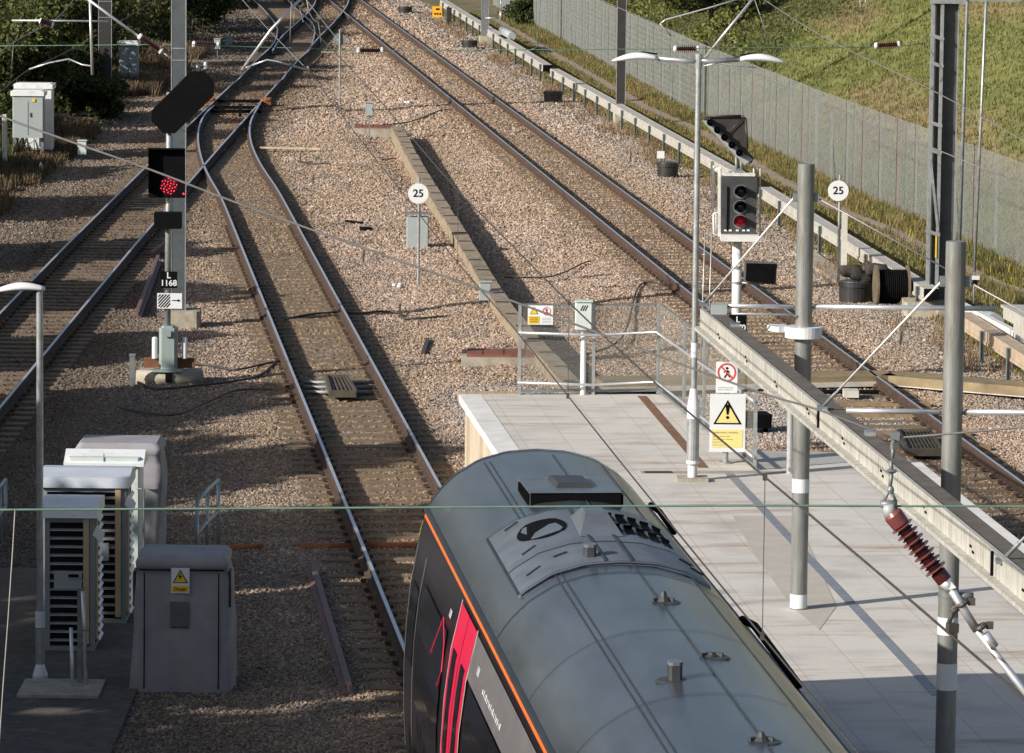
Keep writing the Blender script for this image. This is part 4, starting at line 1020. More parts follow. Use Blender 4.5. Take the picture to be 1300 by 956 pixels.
    c = D(936.3, 415, Y); text_mesh('number', 'L', .15, m_clean_white, t, (c.x, Y - .126, c.z + .14), bold=.003); text_mesh('number', '1170', .14, m_clean_white, t, (c.x, Y - .126, c.z + .0), bold=.003)
    mb = MB().mat(m_steel); 
    for dx in (-.62, -.50): mb.tube([(base.x + dx, Y + .3, -.25), (base.x + dx + .05, Y + .3, 2.5)], .012, 6)
    for k in range(9): mb.tube([(base.x - .62, Y + .3, .1 + k * .28), (base.x - .50, Y + .3, .1 + k * .28)], .01, 6)
    mb.build('ladder', t)
    return t
feather_signal()

# ------------------------------------------------------------------ masts
def hmast(px0, px1, pyb, ztop, label, mat, ybase=None, bands=(), foundation=True, group='overhead line masts'):
    base = G((px0 + px1) / 2, pyb, -.25); Y = base.y; w = D(px1, pyb, Y).x - D(px0, pyb, Y).x
    t = thing('line_mast', label, 'mast', base, group)
    mb = MB().mat(mat); f_ = .012
    mb.cbox((base.x, Y - w * .45, ztop / 2 - .1), w, .014, ztop + .2); mb.cbox((base.x, Y + w * .45, ztop / 2 - .1), w, .014, ztop + .2)
    mb.cbox((base.x - w / 2 + .02, Y, ztop / 2 - .1), .02, w * .88, ztop + .2)
    mb.build('shaft', t)
    mb = MB().mat(m_steel); 
    for sg in (-1, 1): mb.cbox((base.x + sg * (w / 2 + .003), Y - w * .45, ztop / 2 - .1), .02, .03, ztop + .2)
    for z in bands: mb.cbox((base.x, Y - w * .45 - .012, z), w + .03, .012, .02)
    mb.build('edge_flange', t)
    if foundation:
        mb = MB().mat(m_conc); mb.cbox((base.x + .1, Y, -.12), w * 2.4, w * 2.6, .42, 0, .05); mb.build('foundation', t)
    return t, base
hm, hb = hmast(218, 235.5, 415, 8.0, 'tall grey steel mast directly behind the red glowing signal', M('mast blue grey', (.075, .09, .10), (.11, .13, .14), 4, .45, .3), bands=(5.18, 4.95))
hmast(126, 142, 150, 9.0, 'dark brown mast standing in the bushes left of the red signal', M('mast dark brown', (.018, .016, .017), (.03, .026, .026), 4, .6), bands=(3.4, 2.9), foundation=False)
hmast(782, 793, 156, 10.0, 'slim black mast on a concrete block beside the white trough', M('mast black', (.022, .02, .02), (.035, .03, .03), 4, .55))
hmast(611, 620, 56, 12.0, 'distant grey mast behind the white trough at the picture top', M('mast mid grey', (.11, .12, .13), (.16, .17, .18), 4, .5))
rb = G(1188, 398, -.25); RY = rb.y
t = thing('line_mast', 'heavy grey double channel mast on a stepped concrete block at the right', 'mast', rb, 'overhead line masts')
m_mg = M('mast dark web', (.06, .065, .07), (.09, .095, .10), 4, .55, .2)
mb = MB().mat(m_steel)
for px in (1176, 1187.5): x = D(px, 400, RY).x; mb.cbox((x, RY - .2, 4.1), .06, .012, 9.0); mb.cbox((x - .03, RY - .12, 4.1), .012, .16, 9.0)
mb.build('channel_edge', t)
mb = MB().mat(m_mg); xa, xb = D(1176, 400, RY).x, D(1209, 400, RY).x
mb.cbox(((xa * 1.5 + xb * .5) / 2 - .02, RY + .05, 4.1), .15, .03, 9.0); mb.cbox((xb - .17, RY - .02, 4.1), .31, .05, 9.0); mb.mat(m_steel); mb.cbox((xb - .01, RY - .06, 4.1), .025, .05, 9.0)
mb.build('web', t)
mb = MB().mat(m_steel)
for z in (5.35, 4.8, 3.05, 1.4, 3.6): mb.beam((xa - .07, RY - .22, z + .06), (xa + .22, RY - .22, z - .04), .03, .07)
mb.beam((xa + .0, RY - .215, 2.9), (xa + .18, RY - .215, 1.45), .05, .02); mb.cbox((xa + .3, RY - .1, 6.08), .7, .3, .1); mb.cbox((xa + 1.1, RY - .1, 6.12), 1.3, .12, .08)
mb.pieces('batten', t)
mb = MB().mat(m_conc); mb.cbox((rb.x - .1, RY - .1, -.14), 1.15, .8, .36, 0, .06); mb.cbox((rb.x + .2, RY - .55, -.2), .55, .5, .4, 0, .05); mb.build('foundation', t)
mb = MB().mat(m_yellow); mb.cbox(D(1187, 310, RY) + Vector((0, -.225, 0)), .03, .01, .5); mb.build('marking', t)
# tension weights rods
for (p0, p1, mat, r, lab) in (((1228, 0), (1217, 345), m_steel_d, .035, 'dark anchor rod close to the heavy double channel mast'), ((1252, 0), (1237, 345), m_steel, .03, 'pale anchor rod right of the heavy double channel mast')):
    a = D(*p0, RY + 1.5); b = D(*p1, RY + 1.0); a2 = a + (a - b) * .25
    t = thing('anchor_rod', lab, 'rod', b, 'anchor rods by the double mast')
    mb = MB().mat(mat); mb.tube([a2, b], r, 8); mb.build('rod', t)
    mb = MB().mat(m_steel_d); mb.tube([b, b + Vector((0, 0, -.5)), (b.x, b.y, -.3)], .02, 6); mb.mat(m_clean_white); mb.cbox(b + Vector((.03, 0, -.12)), .15, .1, .08); mb.mat(m_black); mb.cbox(b + Vector((.02, 0, -.22)), .09, .09, .12); mb.build('turnbuckle', t)

# ------------------------------------------------------------------ cabinets, bottom left
def rpt(px, py, Y, dy=0): p = D(px, py, Y); return Vector((p.x, p.y + dy, p.z))
def flash_sign(parent, c, w, h, word=None):
    mb = MB().mat(m_clean_white); mb.cbox(c, w, .008, h); o = mb.build('danger_plate', parent)
    mb = warn_tri(None, c + Vector((0, -.005, h * .17)), w * .85, yel=m_yellow)
    mb.mat(m_black); e = c + Vector((0, -.014, h * .13))
    mb.add([e + Vector((a * w, 0, b_ * w)) for a, b_ in ((.02, .26), (-.12, .0), (-.01, .03), (-.04, -.14), (.12, .10), (.01, .07))], [(0, 1, 2, 4, 5), (2, 3, 4)]); mb.build('warning_triangle', o)
    mb = MB().mat(m_yellow); mb.cbox(c + Vector((0, -.006, -h * .33)), w * .88, .005, h * .24); mb.build('text_panel', o)
    if word: text_mesh('lettering', word, h * .17, m_black, o, c + Vector((0, -.011, -h * .33)))
def cloth_cabinet(x0, x1, ytop, Y, ybase, label, dep=.85, flare=.06, front=True):
    b0 = Vector(((D(x0, ytop, Y).x + D(x1, ytop, Y).x) / 2, Y + dep / 2, -.25)); zt = D(x0, ytop, Y + dep).z
    t = thing('covered_cabinet', label, 'cabinet', b0, 'trackside equipment cabinets')
    hw = (D(x1, ytop, Y).x - D(x0, ytop, Y).x) / 2; hd = dep / 2
    mb = MB().mat(m_cloth); rings = []; prof = [(-.25, flare, 0), (.3, flare * .7, 0), (zt - .45, .015, 0), (zt - .16, 0, 0), (zt - .14, .02, 0), (zt - .05, .015, 0), (zt, -.05, 0)]
    per = []
    n_ = 14
    for k in range(n_): per.append((-1 + 2 * k / n_, -1))
    for k in range(n_): per.append((1, -1 + 2 * k / n_))
    for k in range(n_): per.append((1 - 2 * k / n_, 1))
    for k in range(n_): per.append((-1, 1 - 2 * k / n_))
    zs = np.linspace(-.25, zt - .16, 14).tolist() + [zt - .155, zt - .15, zt - .07, zt - .015, zt]
    for z in zs:
        fl = np.interp(z, [p[0] for p in prof], [p[1] for p in prof]); r = []
        for i, (a, c) in enumerate(per):
            wv = .008 * math.sin(i * 1.9 + z * 3) + .020 * math.sin(i * .63 + z * 2.3 + 2) + .010 * math.sin(i * 2.7 - z * 5) if z < zt - .2 else 0
            r.append((b0.x + a * (hw + fl + wv), b0.y + c * (hd + fl + wv), z))
        rings.append(r)
    m_ = len(per); vs = [p for r in rings for p in r]
    mb.add(vs, [(i * m_ + k, i * m_ + (k + 1) % m_, (i + 1) * m_ + (k + 1) % m_, (i + 1) * m_ + k) for i in range(len(rings) - 1) for k in range(m_)], True)
    mb.add([(b0.x + a * (hw - .05), b0.y + c * (hd - .05), zt) for a, c in per], [tuple(range(m_))]); mb.build('cloth_cover', t)
    if front:
        mb = MB().mat(m_black)
        for sg in (-1, 1): mb.tube([(b0.x + sg * (hw - .09), b0.y - hd - .03 - (flare if z < .3 else .02), z) for z in (-.2, .3, .8, zt - .2)], .008, 5)
        mb.tube([(b0.x - hw + .03, b0.y - hd - .03, zt - .165), (b0.x + hw - .03, b0.y - hd - .03, zt - .165)], .009, 5)
        mb.build('zip_seam', t)
        mb = MB().mat(m_blackplastic)
        for sg in (-1, 1): mb.cbox((b0.x + sg * (hw + .035), b0.y - hd + .15, zt - .4), .03, .25, .42)
        mb.pieces('side_flap', t)
        c = D(229, 737, b0.y - hd - .05); flash_sign(t, Vector((c.x, b0.y - hd - .055, c.z)), .215, .30, 'Danger')
        mb = MB().mat(M('pocket', (.10, .095, .095), (.14, .13, .13), 4, .7)); c = D(228, 780, b0.y - hd - .05); mb.cbox((c.x, b0.y - hd - .05, c.z), .22, .02, .30); mb.mat(m_rust); mb.cbox((c.x, b0.y - hd - .055, c.z - .15), .21, .03, .012); mb.build('pocket', t)
    return t
cloth_cabinet(174, 288, 690, 54.6, 880, 'grey cloth covered cabinet with a yellow danger plate, nearest to the camera')
cloth_cabinet(97, 203, 551, 62.0, 745, 'pinkish grey cloth covered cabinet at the back of the row', front=False, flare=.0)
# green white cabinet
Y = 60.6; b0 = Vector((D(132, 590, Y).x, Y + .35, -.25)); hw = (D(176, 590, Y).x - D(86, 590, Y).x) / 2; zt = D(130, 576, Y).z
t = thing('equipment_cabinet', 'pale green two door cabinet between the vented ones and the back cloth cover', 'cabinet', b0, 'trackside equipment cabinets')
mb = MB().mat(m_cab_g); mb.cbox((b0.x, b0.y, (zt - .3) / 2), hw * 2, .7, zt + .2, 0, .02); mb.build('body', t)
mb = MB().mat(m_cab_w); e = .06
mb.add([(b0.x - hw - e, b0.y - .4, zt - .16), (b0.x + hw + e, b0.y - .4, zt - .16), (b0.x + hw + e, b0.y - .40, zt - .12), (b0.x - hw - e, b0.y - .40, zt - .12),
        (b0.x - hw - e, b0.y + .4, zt - .16), (b0.x + hw + e, b0.y + .4, zt - .16), (b0.x + hw + e, b0.y - .05, zt + .02), (b0.x - hw - e, b0.y - .05, zt + .02)], [(0, 1, 2, 3), (3, 2, 6, 7), (7, 6, 5, 4), (0, 4, 5, 1), (0, 3, 7, 4), (1, 5, 6, 2)])
mb.build('roof', t)
mb = MB().mat(m_steel_d); mb.cbox((b0.x, b0.y - .355, zt / 2), .012, .01, zt); mb.cbox((b0.x - .3, b0.y - .355, zt - .2), .2, .012, .03); mb.cbox((b0.x + .3, b0.y - .355, zt - .2), .2, .012, .03)
mb.tube([(b0.x + hw - .03, b0.y - .38, zt - .45), (b0.x + hw + .06, b0.y - .38, zt - .45), (b0.x + hw + .06, b0.y - .38, -.2)], .015, 6); mb.build('door_line', t)
def vent_cabinet(x0, x1, ytop, yb, Y, label):
    b0 = Vector(((D(x0, yb, Y).x + D(x1, yb, Y).x) / 2, Y + .4, -.25)); hw = (D(x1, yb, Y).x - D(x0, yb, Y).x) / 2; zt = D(x0, ytop, Y).z; dz = zt + .2
    t = thing('vented_cabinet', label, 'cabinet', b0, 'trackside equipment cabinets'); yf = Y
    m_d = M('inside dark', (.01, .01, .012), rough=.9); m_fr = M('cabinet frame grey', (.24, .27, .28), (.30, .33, .34), 3, .45, .2)
    mb = MB().mat(m_d); mb.cbox((b0.x, b0.y + .03, zt / 2 - .15), hw * 2 - .08, .7, zt + .1); mb.build('core', t)
    mb = MB().mat(m_fr)
    for sg in (-1, 1):
        for yy in (yf + .02, yf + .78): mb.cbox((b0.x + sg * (hw - .03), yy, zt / 2 - .15), .06, .05, zt + .15)
    for z in (-.18, zt - .18): mb.cbox((b0.x, yf + .02, z), hw * 2 - .12, .05, .06); mb.cbox((b0.x + hw - .03, b0.y, z), .05, .7, .06)
    mb.build('frame', t)
    mb = MB().mat(m_tan); mb.cbox((b0.x + hw - .10, yf - .01, zt / 2 - .12), .07, .06, zt); mb.cbox((b0.x + hw + .005, yf + .12, zt / 2 - .12), .05, .14, zt - .1); mb.build('timber_strip', t)
    mb = MB().mat(m_alu); z = -.08
    while z < zt - .2:
        mb.add([(b0.x - hw + .06, yf + .0, z), (b0.x + hw - .14, yf + .0, z), (b0.x + hw - .14, yf + .05, z + .014), (b0.x - hw + .06, yf + .05, z + .014), (b0.x - hw + .06, yf + .0, z - .012), (b0.x + hw - .14, yf + .0, z - .012)], [(0, 1, 2, 3), (4, 5, 1, 0)])
        mb.mat(m_cab_w); mb.add([(b0.x + hw + .02, yf + .2, z), (b0.x + hw + .05, yf + .2, z - .035), (b0.x + hw + .05, yf + .72, z - .035), (b0.x + hw + .02, yf + .72, z)], [(0, 1, 2, 3)]); mb.mat(m_alu)
        z += .105
    mb.build('louvre', t)
    mb = MB().mat(m_cab_w if x1 < 130 else M('blue white roof', (.42, .46, .54), (.5, .54, .60), 3, .4)); e = .05
    mb.add([(b0.x - hw - e, yf - .07, zt - .15), (b0.x + hw + e, yf - .07, zt - .15), (b0.x + hw + e, yf - .05, zt - .02), (b0.x - hw - e, yf - .05, zt - .02),
            (b0.x - hw - e, yf + .86, zt - .15), (b0.x + hw + e, yf + .86, zt - .15), (b0.x + hw + e, yf + .86, zt + .0), (b0.x - hw - e, yf + .86, zt + .0), (b0.x - hw - e, yf + .35, zt + .05), (b0.x + hw + e, yf + .35, zt + .05)],
           [(0, 1, 2, 3), (3, 2, 9, 8), (8, 9, 6, 7), (7, 6, 5, 4), (0, 4, 5, 1), (0, 3, 8, 7, 4), (1, 5, 6, 9, 2)]); mb.build('roof', t)
    mb = MB().mat(m_cab_gr); mb.cbox((b0.x + (.2 if x1 > 130 else -.02), yf + .0, zt * .42), .22 if x1 > 130 else .34, .05, .22); mb.mat(m_black); mb.cbox((b0.x + .05, yf - .04, zt * .42 + .06), .12, .03, .03); mb.build('lock_panel', t)
    mb = MB().mat(m_clean_white); c = Vector((b0.x + hw + .03, yf - .03, zt - .36)); mb.prism([c + Vector(v) for v in ((0, 0, .12), (.10, 0, .02), (.06, 0, -.10), (-.05, 0, 0))], .006, (0, -1, 0)); mb.build('warning_tag', t)
    return t
vent_cabinet(54, 160, 603, 790, 58.8, 'larger louvred cabinet with a blue white roof behind the narrow one')
vent_cabinet(57, 120, 641, 825, 56.9, 'narrow louvred cabinet with a white roof next to the lamp post')
m_rail2 = m_alu
def handrail(pts_base, h, label):
    t = thing('handrail', label, 'handrail', pts_base[0], 'steel handrails'); mb = MB().mat(M('handrail blue steel', (.28, .33, .38), (.34, .39, .44), 4, .4, .4))
    for p in pts_base: mb.tube([p, p + Vector((0, 0, h))], .028, 8)
    mb.build('post', t); mb = MB().mat(M('handrail blue steel', (.3, .3, .3)))
    for k in (1.0, .52):
        mb.tube([p + Vector((0, 0, h * k)) for p in pts_base], .024, 8)
    mb.build('rail', t)
handrail([G(250, 722), G(263, 706), G(277, 692)], .92, 'blue grey handrail between the cloth cabinet and the middle track')
handrail([G(-12, 700), G(0, 690), G(7, 680)], .8, 'piece of handrail at the left edge beside the lamp post')
t = thing('steel_post', 'two bright thin posts standing between the narrow cabinet and the cloth cover', 'post', G(100, 880))
mb = MB().mat(m_alu); mb.tube([D(93, 905, 54.5), D(90, 797, 54.5)], .022, 8); mb.tube([D(110, 905, 54.6), D(107, 800, 54.6), D(104.5, 748, 54.6)], .024, 8); mb.mat(m_steel_d); mb.cbox(D(103, 748, 54.6), .10, .05, .02); mb.cbox(D(107, 800, 54.6), .10, .05, .02); mb.beam(D(101, 905, 54.7), D(101, 748, 54.7), .05, .05, (0, 1, 0)); mb.build('tube', t)
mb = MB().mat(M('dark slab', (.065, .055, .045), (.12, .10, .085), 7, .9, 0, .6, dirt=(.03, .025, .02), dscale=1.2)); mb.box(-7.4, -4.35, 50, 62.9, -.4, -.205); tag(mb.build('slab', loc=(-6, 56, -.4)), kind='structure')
mb = MB().mat(m_conc); mb.box(-5.7, -4.75, 53.9, 54.9, -.3, -.17); tag(mb.build('paving_slab'), 'pale concrete slab at the foot of the left lamp post', 'slab')

# ------------------------------------------------------------------ upper left equipment
def white_cab(x0, x1, ytop, yb, Y, label, mat, stand=0, roofmat=None, dep=.6):
    b0 = Vector(((D(x0, yb, Y).x + D(x1, yb, Y).x) / 2, Y + dep / 2, -.25)); hw = (D(x1, yb, Y).x - D(x0, yb, Y).x) / 2; zt = D((x0 + x1) / 2, ytop, Y).z; zb = D((x0 + x1) / 2, yb, Y).z
    t = thing('equipment_cabinet', label, 'cabinet', Vector((b0.x, b0.y, min(zb, -.25))), 'trackside equipment cabinets')
    mb = MB().mat(mat); mb.cbox((b0.x, b0.y, (zt + zb) / 2 - .05), hw * 2, dep, zt - zb - .1, 0, .02); mb.build('body', t)
    mb = MB().mat(roofmat or mat); mb.cbox((b0.x, b0.y, zt - .06), hw * 2 + .1, dep + .1, .13, 0, .03); mb.cbox((b0.x, b0.y, zt + .01), hw * 2 - .04, dep - .1, .03, 0, .03); mb.build('roof', t)
    mb = MB().mat(m_steel_d); mb.cbox((b0.x, Y - .004, (zt + zb) / 2 - .1), .012, .01, zt - zb - .35); mb.cbox((b0.x + .06, Y - .02, (zt + zb) / 2), .03, .03, .12)
    if zb > -.1:
        for sg in (-1, 1): mb.cbox((b0.x + sg * (hw - .05), b0.y, (zb - .3) / 2), .08, .3, zb + .3)
    mb.build('door_line', t); return t, Vector((b0.x, Y - .01, (zt + zb) / 2 + .3))
t, c = white_cab(20, 66, 107, 190, 131.2, 'tall white cabinet behind the grey door cabinet in the bushes', m_cab_w, roofmat=m_cab_w)
t, c = white_cab(16, 55, 116, 175, 130.2, 'grey door cabinet with a white roof half hidden in leaves', m_cab_gr, roofmat=m_cab_w)
mb = MB().mat(m_yellow); mb.cbox(c + Vector((.0, -.01, .25)), .10, .01, .10); mb.cbox(c + Vector((.16, -.01, .1)), .09, .01, .09); mb.mat(m_bluegrey); mb.cbox(c + Vector((.16, -.01, .27)), .12, .01, .1); mb.build('small_plate', t)
white_cab(151, 175, 53, 113, 161.0, 'slim blue grey cabinet with a pale top in the dry grass', M('blue cabinet', (.22, .27, .31), (.27, .32, .36), 3, .45), roofmat=m_cab_w, dep=.5)
def post_box(px, pyb, y0, y1, hwpx, mat, label, Y=None, name='junction_box', r=.03, side=0):
    b = G(px, pyb); t = thing(name, label, 'junction box', b, 'small boxes on posts'); k = KP(b.y)
    c = D(px + side, (y0 + y1) / 2, b.y - .04)
    mb = MB().mat(m_steel_d); 
    for dx in ((-.05, .05) if hwpx > 6 else (0,)): mb.cbox((b.x + dx, b.y, (c.z + b.z) / 2), r, r, c.z - b.z)
    mb.build('post', t)
    mb = MB().mat(mat); mb.cbox(c, hwpx * 2 / k, .15, (y1 - y0) / k, 0, .012); mb.cbox(c + Vector((0, -.01, (y1 - y0) / k / 2)), hwpx * 2 / k + .03, .19, .025); mb.build('box', t)
    mb = MB().mat(m_steel_d); mb.cbox(c + Vector((hwpx / k * .7, -.08, 0)), .015, .02, .06); mb.build('latch', t); return t
post_box(103, 214, 178, 196, 5.5, m_cab_g, 'small pale box on a short post below the dark brown mast', side=1.5)
post_box(469, 176, 130, 146, 5, m_cab_gr, 'grey box on legs above the rusty lid at the start of the trough')
post_box(616, 395, 357, 381, 7.5, m_cab_gr, 'grey box on legs beside the trough just above the rusty frame', r=.025)
post_box(276, 76, 49, 62, 4, m_cab_gr, 'small grey box right of the tall mast behind the hanging insulator')
t = thing('marker_post', 'pale square post at the left edge in front of the bushes', 'post', G(6, 218)); mb = MB().mat(m_conc_l); b = G(6, 218); mb.cbox(b + Vector((0, 0, .72)), .14, .14, 1.5, .1, .02); mb.cbox(b + Vector((0, 0, 1.5)), .10, .10, .1); mb.build('shaft', t)
mb = MB().mat(M('orange sign', (.80, .42, .02), (.74, .38, .02), 4, .5)); c = D(555, 15, 218); c2 = G(555, 30); c = D(555, 15, c2.y); t = thing('warning_sign', 'small orange square sign on the far trough near the picture top', 'sign', c2)
mb.cbox(c, .42, .02, .48); mb.build('plate', t); mb = MB().mat(m_black); mb.cbox(c + Vector((.02, -.015, .12)), .16, .01, .07)
for k in (-1, 0, 1): mb.lathe([(.045, 0), (.045, .006)], c + Vector((.02 + k * .11, -.012, -.09)), 8, (0, -1, 0))
mb.build('symbols', t); mb = MB().mat(m_steel_d)
for sg in (-1, 1): mb.cbox((c.x + sg * .1, c.y + .03, (c.z + c2.z) / 2), .03, .03, c.z - c2.z)
mb.build('leg', t)
for px, py, w, lab in ((570, 22, .2, 'dark upright box beside the orange square sign'), ):
    b = G(px, 33); mb = MB().mat(m_blackplastic); mb.cbox(b + Vector((0, 0, .38)), .22, .2, .78, 0, .03); mb.cbox(b + Vector((0, 0, .78)), .26, .24, .04); tag(mb.build('relay_box'), lab, 'junction box')
b = G(287, 52); mb = MB().mat(M('dark blue sheet', (.02, .025, .05), (.03, .035, .06), 3, .6)); b = G(275, 30); mb.cbox(b + Vector((0, 0, .5)), .9, .3, .12); mb.cbox(b + Vector((-.35, 0, .2)), .06, .2, .6); mb.cbox(b + Vector((.35, 0, .2)), .06, .2, .6); tag(mb.build('low_bench_rack'), 'low dark blue rack standing among the far bushes', 'rack')
b = G(290, 58); mb = MB().mat(m_cab_gr); mb.cbox(b + Vector((0, 0, .18)), .28, .25, .36, 0, .03); mb.cbox(b + Vector((0, 0, .37)), .32, .28, .03); tag(mb.build('relay_box'), 'pale brown box left of the far rails behind the insulator', 'junction box')
for px, py, lab in ((261, 89, 'small white stub post left of the far rails, the lower one'), (251, 92, 'small white stub post left of the far rails, the left one'), (220, 138, 'thin grey stub post just left of the octagonal board')):
    b = G(px, py); mb = MB().mat(m_cab_w if px > 230 else m_steel_d); mb.lathe([(.07, 0), (.07, .28), (.03, .33)], b, 8) if px > 230 else mb.lathe([(.05, 0), (.05, .55), (.08, .56), (.08, .6)], b, 8); tag(mb.build('stub_post'), lab, 'post')
b = G(52, 222); mb = MB().mat(m_clean_white); mb.lathe([(.02, 0), (.06, .15), (.05, .25), (.01, .34)], b, 8); tag(mb.build('white_marker'), 'small white marker cone in the dry grass at the left', 'marker')
b = G(98, 152); mb = MB().mat(M('brown board', (.12, .09, .07), (.16, .12, .09), 4, .8)); mb.cbox(b + Vector((0, 0, .35)), .22, .05, .8); mb.cbox(b + Vector((0, .04, .1)), .06, .06, 1.0); tag(mb.build('wooden_board'), 'small brown board standing in the dark undergrowth', 'board')

# ------------------------------------------------------------------ middle concrete trough, chambers
t = thing('cable_trough', 'raised concrete cable trough with gaps between lids running through the ballast', 'cable trough', TROUGH[0])
TP = [Vector(p) for p in smooth_poly([tuple(p) for p in TROUGH], 10)]
cum = [0]
for a, b in zip(TP[:-1], TP[1:]): cum.append(cum[-1] + (b - a).length)
def tp_at(s):
    i = min(max(np.searchsorted(cum, s) - 1, 0), len(TP) - 2); f_ = (s - cum[i]) / (cum[i + 1] - cum[i]); p = TP[i].lerp(TP[i + 1], f_); d = (TP[i + 1] - TP[i]).normalized(); return p, d
m_tr = M('brown concrete trough', (.24, .19, .13), (.35, .28, .20), 6, .85, 0, .3, dirt=(.12, .09, .06), dscale=2.2, damt=.7)
mbw = MB().mat(m_tr); mbl = MB().mat(m_tr); mbk = MB().mat(M('lid gap', (.05, .04, .03), rough=.9))
s = 0
for a, b in zip(TP[:-1], TP[1:]): mbw.beam(a + Vector((0, 0, .12)), b + Vector((0, 0, .12)), .28, .36)
while s < cum[-1] - 2.2:
    a, d = tp_at(s + .04); b, _ = tp_at(s + 1.95); sh = random.uniform(-.015, .015); mbl.beam(a + Vector((sh, 0, .335)), b + Vector((sh + random.uniform(-.01, .01), 0, .335 + random.uniform(-.01, .012))), .33, .06)
    a2, _ = tp_at(s + 1.90); b2, _ = tp_at(s + 2.12); xo = Vector((random.uniform(-.06, .06), 0, .366)); mbk.beam(a2 + xo, b2 + xo, random.uniform(.18, .30), .012); s += 2.05
mbw.build('trough_wall', t); mbl.build('lid', t); mbk.build('gap', t)
def chamber(x0, x1, y0, y1, lab):
    b = G((x0 + x1) / 2, (y0 + y1) / 2); k = KP(b.y); w = (x1 - x0) / k; Yf = G((x0 + x1) / 2, y1).y; dp = 1.05
    t = thing('cable_chamber', lab, 'cable chamber', Vector((b.x, Yf + dp / 2, -.25)), 'concrete chambers with rusty lids'); cx_, cy_ = b.x, Yf + dp / 2
    mb = MB().mat(m_conc)
    mb.box(cx_ - w / 2, cx_ + w / 2, Yf, Yf + .12, -.4, -.02); mb.box(cx_ - w / 2, cx_ + w / 2, Yf + dp - .1, Yf + dp, -.4, -.0); mb.box(cx_ - w / 2, cx_ - w / 2 + .12, Yf + .12, Yf + dp - .1, -.4, -.01); mb.box(cx_ + w / 2 - .12, cx_ + w / 2, Yf + .12, Yf + dp - .1, -.4, -.01); mb.build('rim', t)
    mb = MB().mat(M('red brown lid', (.17, .055, .035), (.24, .09, .06), 5, .75, dirt=(.1, .05, .03), dscale=3)); mb.box(cx_ - w / 2 + .10, cx_ + w / 2 - .10, Yf + .06, Yf + dp - .08, -.1, .03)
    mb.build('lid', t)
    mb = MB().mat(m_rust)
    for f_ in (.25, .5, .75): mb.box(cx_ - w / 2 + w * f_ - .01, cx_ - w / 2 + w * f_ + .01, Yf + .05, Yf + dp - .1, .03, .036)
    mb.build('joint', t)
chamber(586, 692, 440, 470, 'near concrete chamber with a red brown lid by the platform fence')
chamber(448, 503, 160, 173, 'far concrete chamber with a rusty lid at the start of the trough')
# crossing trough under the right hand track
t = thing('crossing_trough', 'long brown cable trough crossing under the right hand track behind the platform', 'cable trough', G(1040, 486))
mb = MB().mat(m_brown); a, b, c = G(758, 487, -.08), G(1130, 479, -.08), G(1330, 496, -.08); mb.beam(a, b, .75, .16); mb.beam(b, c, .75, .16); mb.build('trough', t)
mb = MB().mat(m_conc_l); off = Vector((0, -.41, -.06)); mb.beam(a + off, b + off, .05, .08); mb.beam(b + off, c + off, .05, .08); mb.build('front_edge', t)
mb = MB().mat(m_black); p = G(1075, 497, -.18); mb.cbox(p, 1.4, .3, .03); mb.build('opening', t)
mb = MB().mat(m_conc_l); p = G(1080, 499, -.12); mb.cbox(p, .26, .35, .12); mb.build('block', t)
for px, py, r, h, lab, lw in ((1088, 386, .37, .42, 'black round tub lid next to the cable drum', 1), (848, 226, .30, .38, 'black round tub below the white plate on the far side', 1), (702, 131, .32, .36, 'black round tub near the white trough, second from the top', 0), (596, 62, .33, .3, 'black round tub beside the distant grey mast', 0), (514, 18, .33, .3, 'farthest black round tub at the picture top', 0)):
    b = G(px, py); t = thing('drain_chamber', lab, 'inspection chamber', b, 'black round inspection chambers'); bb_ = b + Vector((0, r, -.1))
    mb = MB().mat(m_blackplastic); mb.lathe([(r * .93, 0), (r * .95, h), (r, h + .01), (r, h + .1), (r * .9, h + .11)], bb_, 28); mb.build('body', t)
    mb = MB().mat(M('tub lid', (.03, .033, .04), (.05, .053, .06), 4, .5)); mb.lathe([(r * .90, h + .105), (r * .88, h + .125), (.02, h + .13)], bb_, 28); mb.build('lid', t)
b = G(839, 214); mb = MB().mat(m_clean_white); mb.cbox(b + Vector((0, .3, .36)), .20, .06, .2); mb.mat(m_steel_d); mb.cbox(b + Vector((0, .33, .15)), .03, .03, .4); tag(mb.build('white_plate'), 'small white plate on a stake above a round black tub', 'marker')
b = G(960, 548); mb = MB().mat(m_black); mb.cbox(b + Vector((0, 0, .2)), .42, .5, .22, .2, .04); mb.cbox(b + Vector((.15, 0, .05)), .08, .2, .3); tag(mb.build('rail_lubricator'), 'black box unit beside the warning board at the rail', 'box')
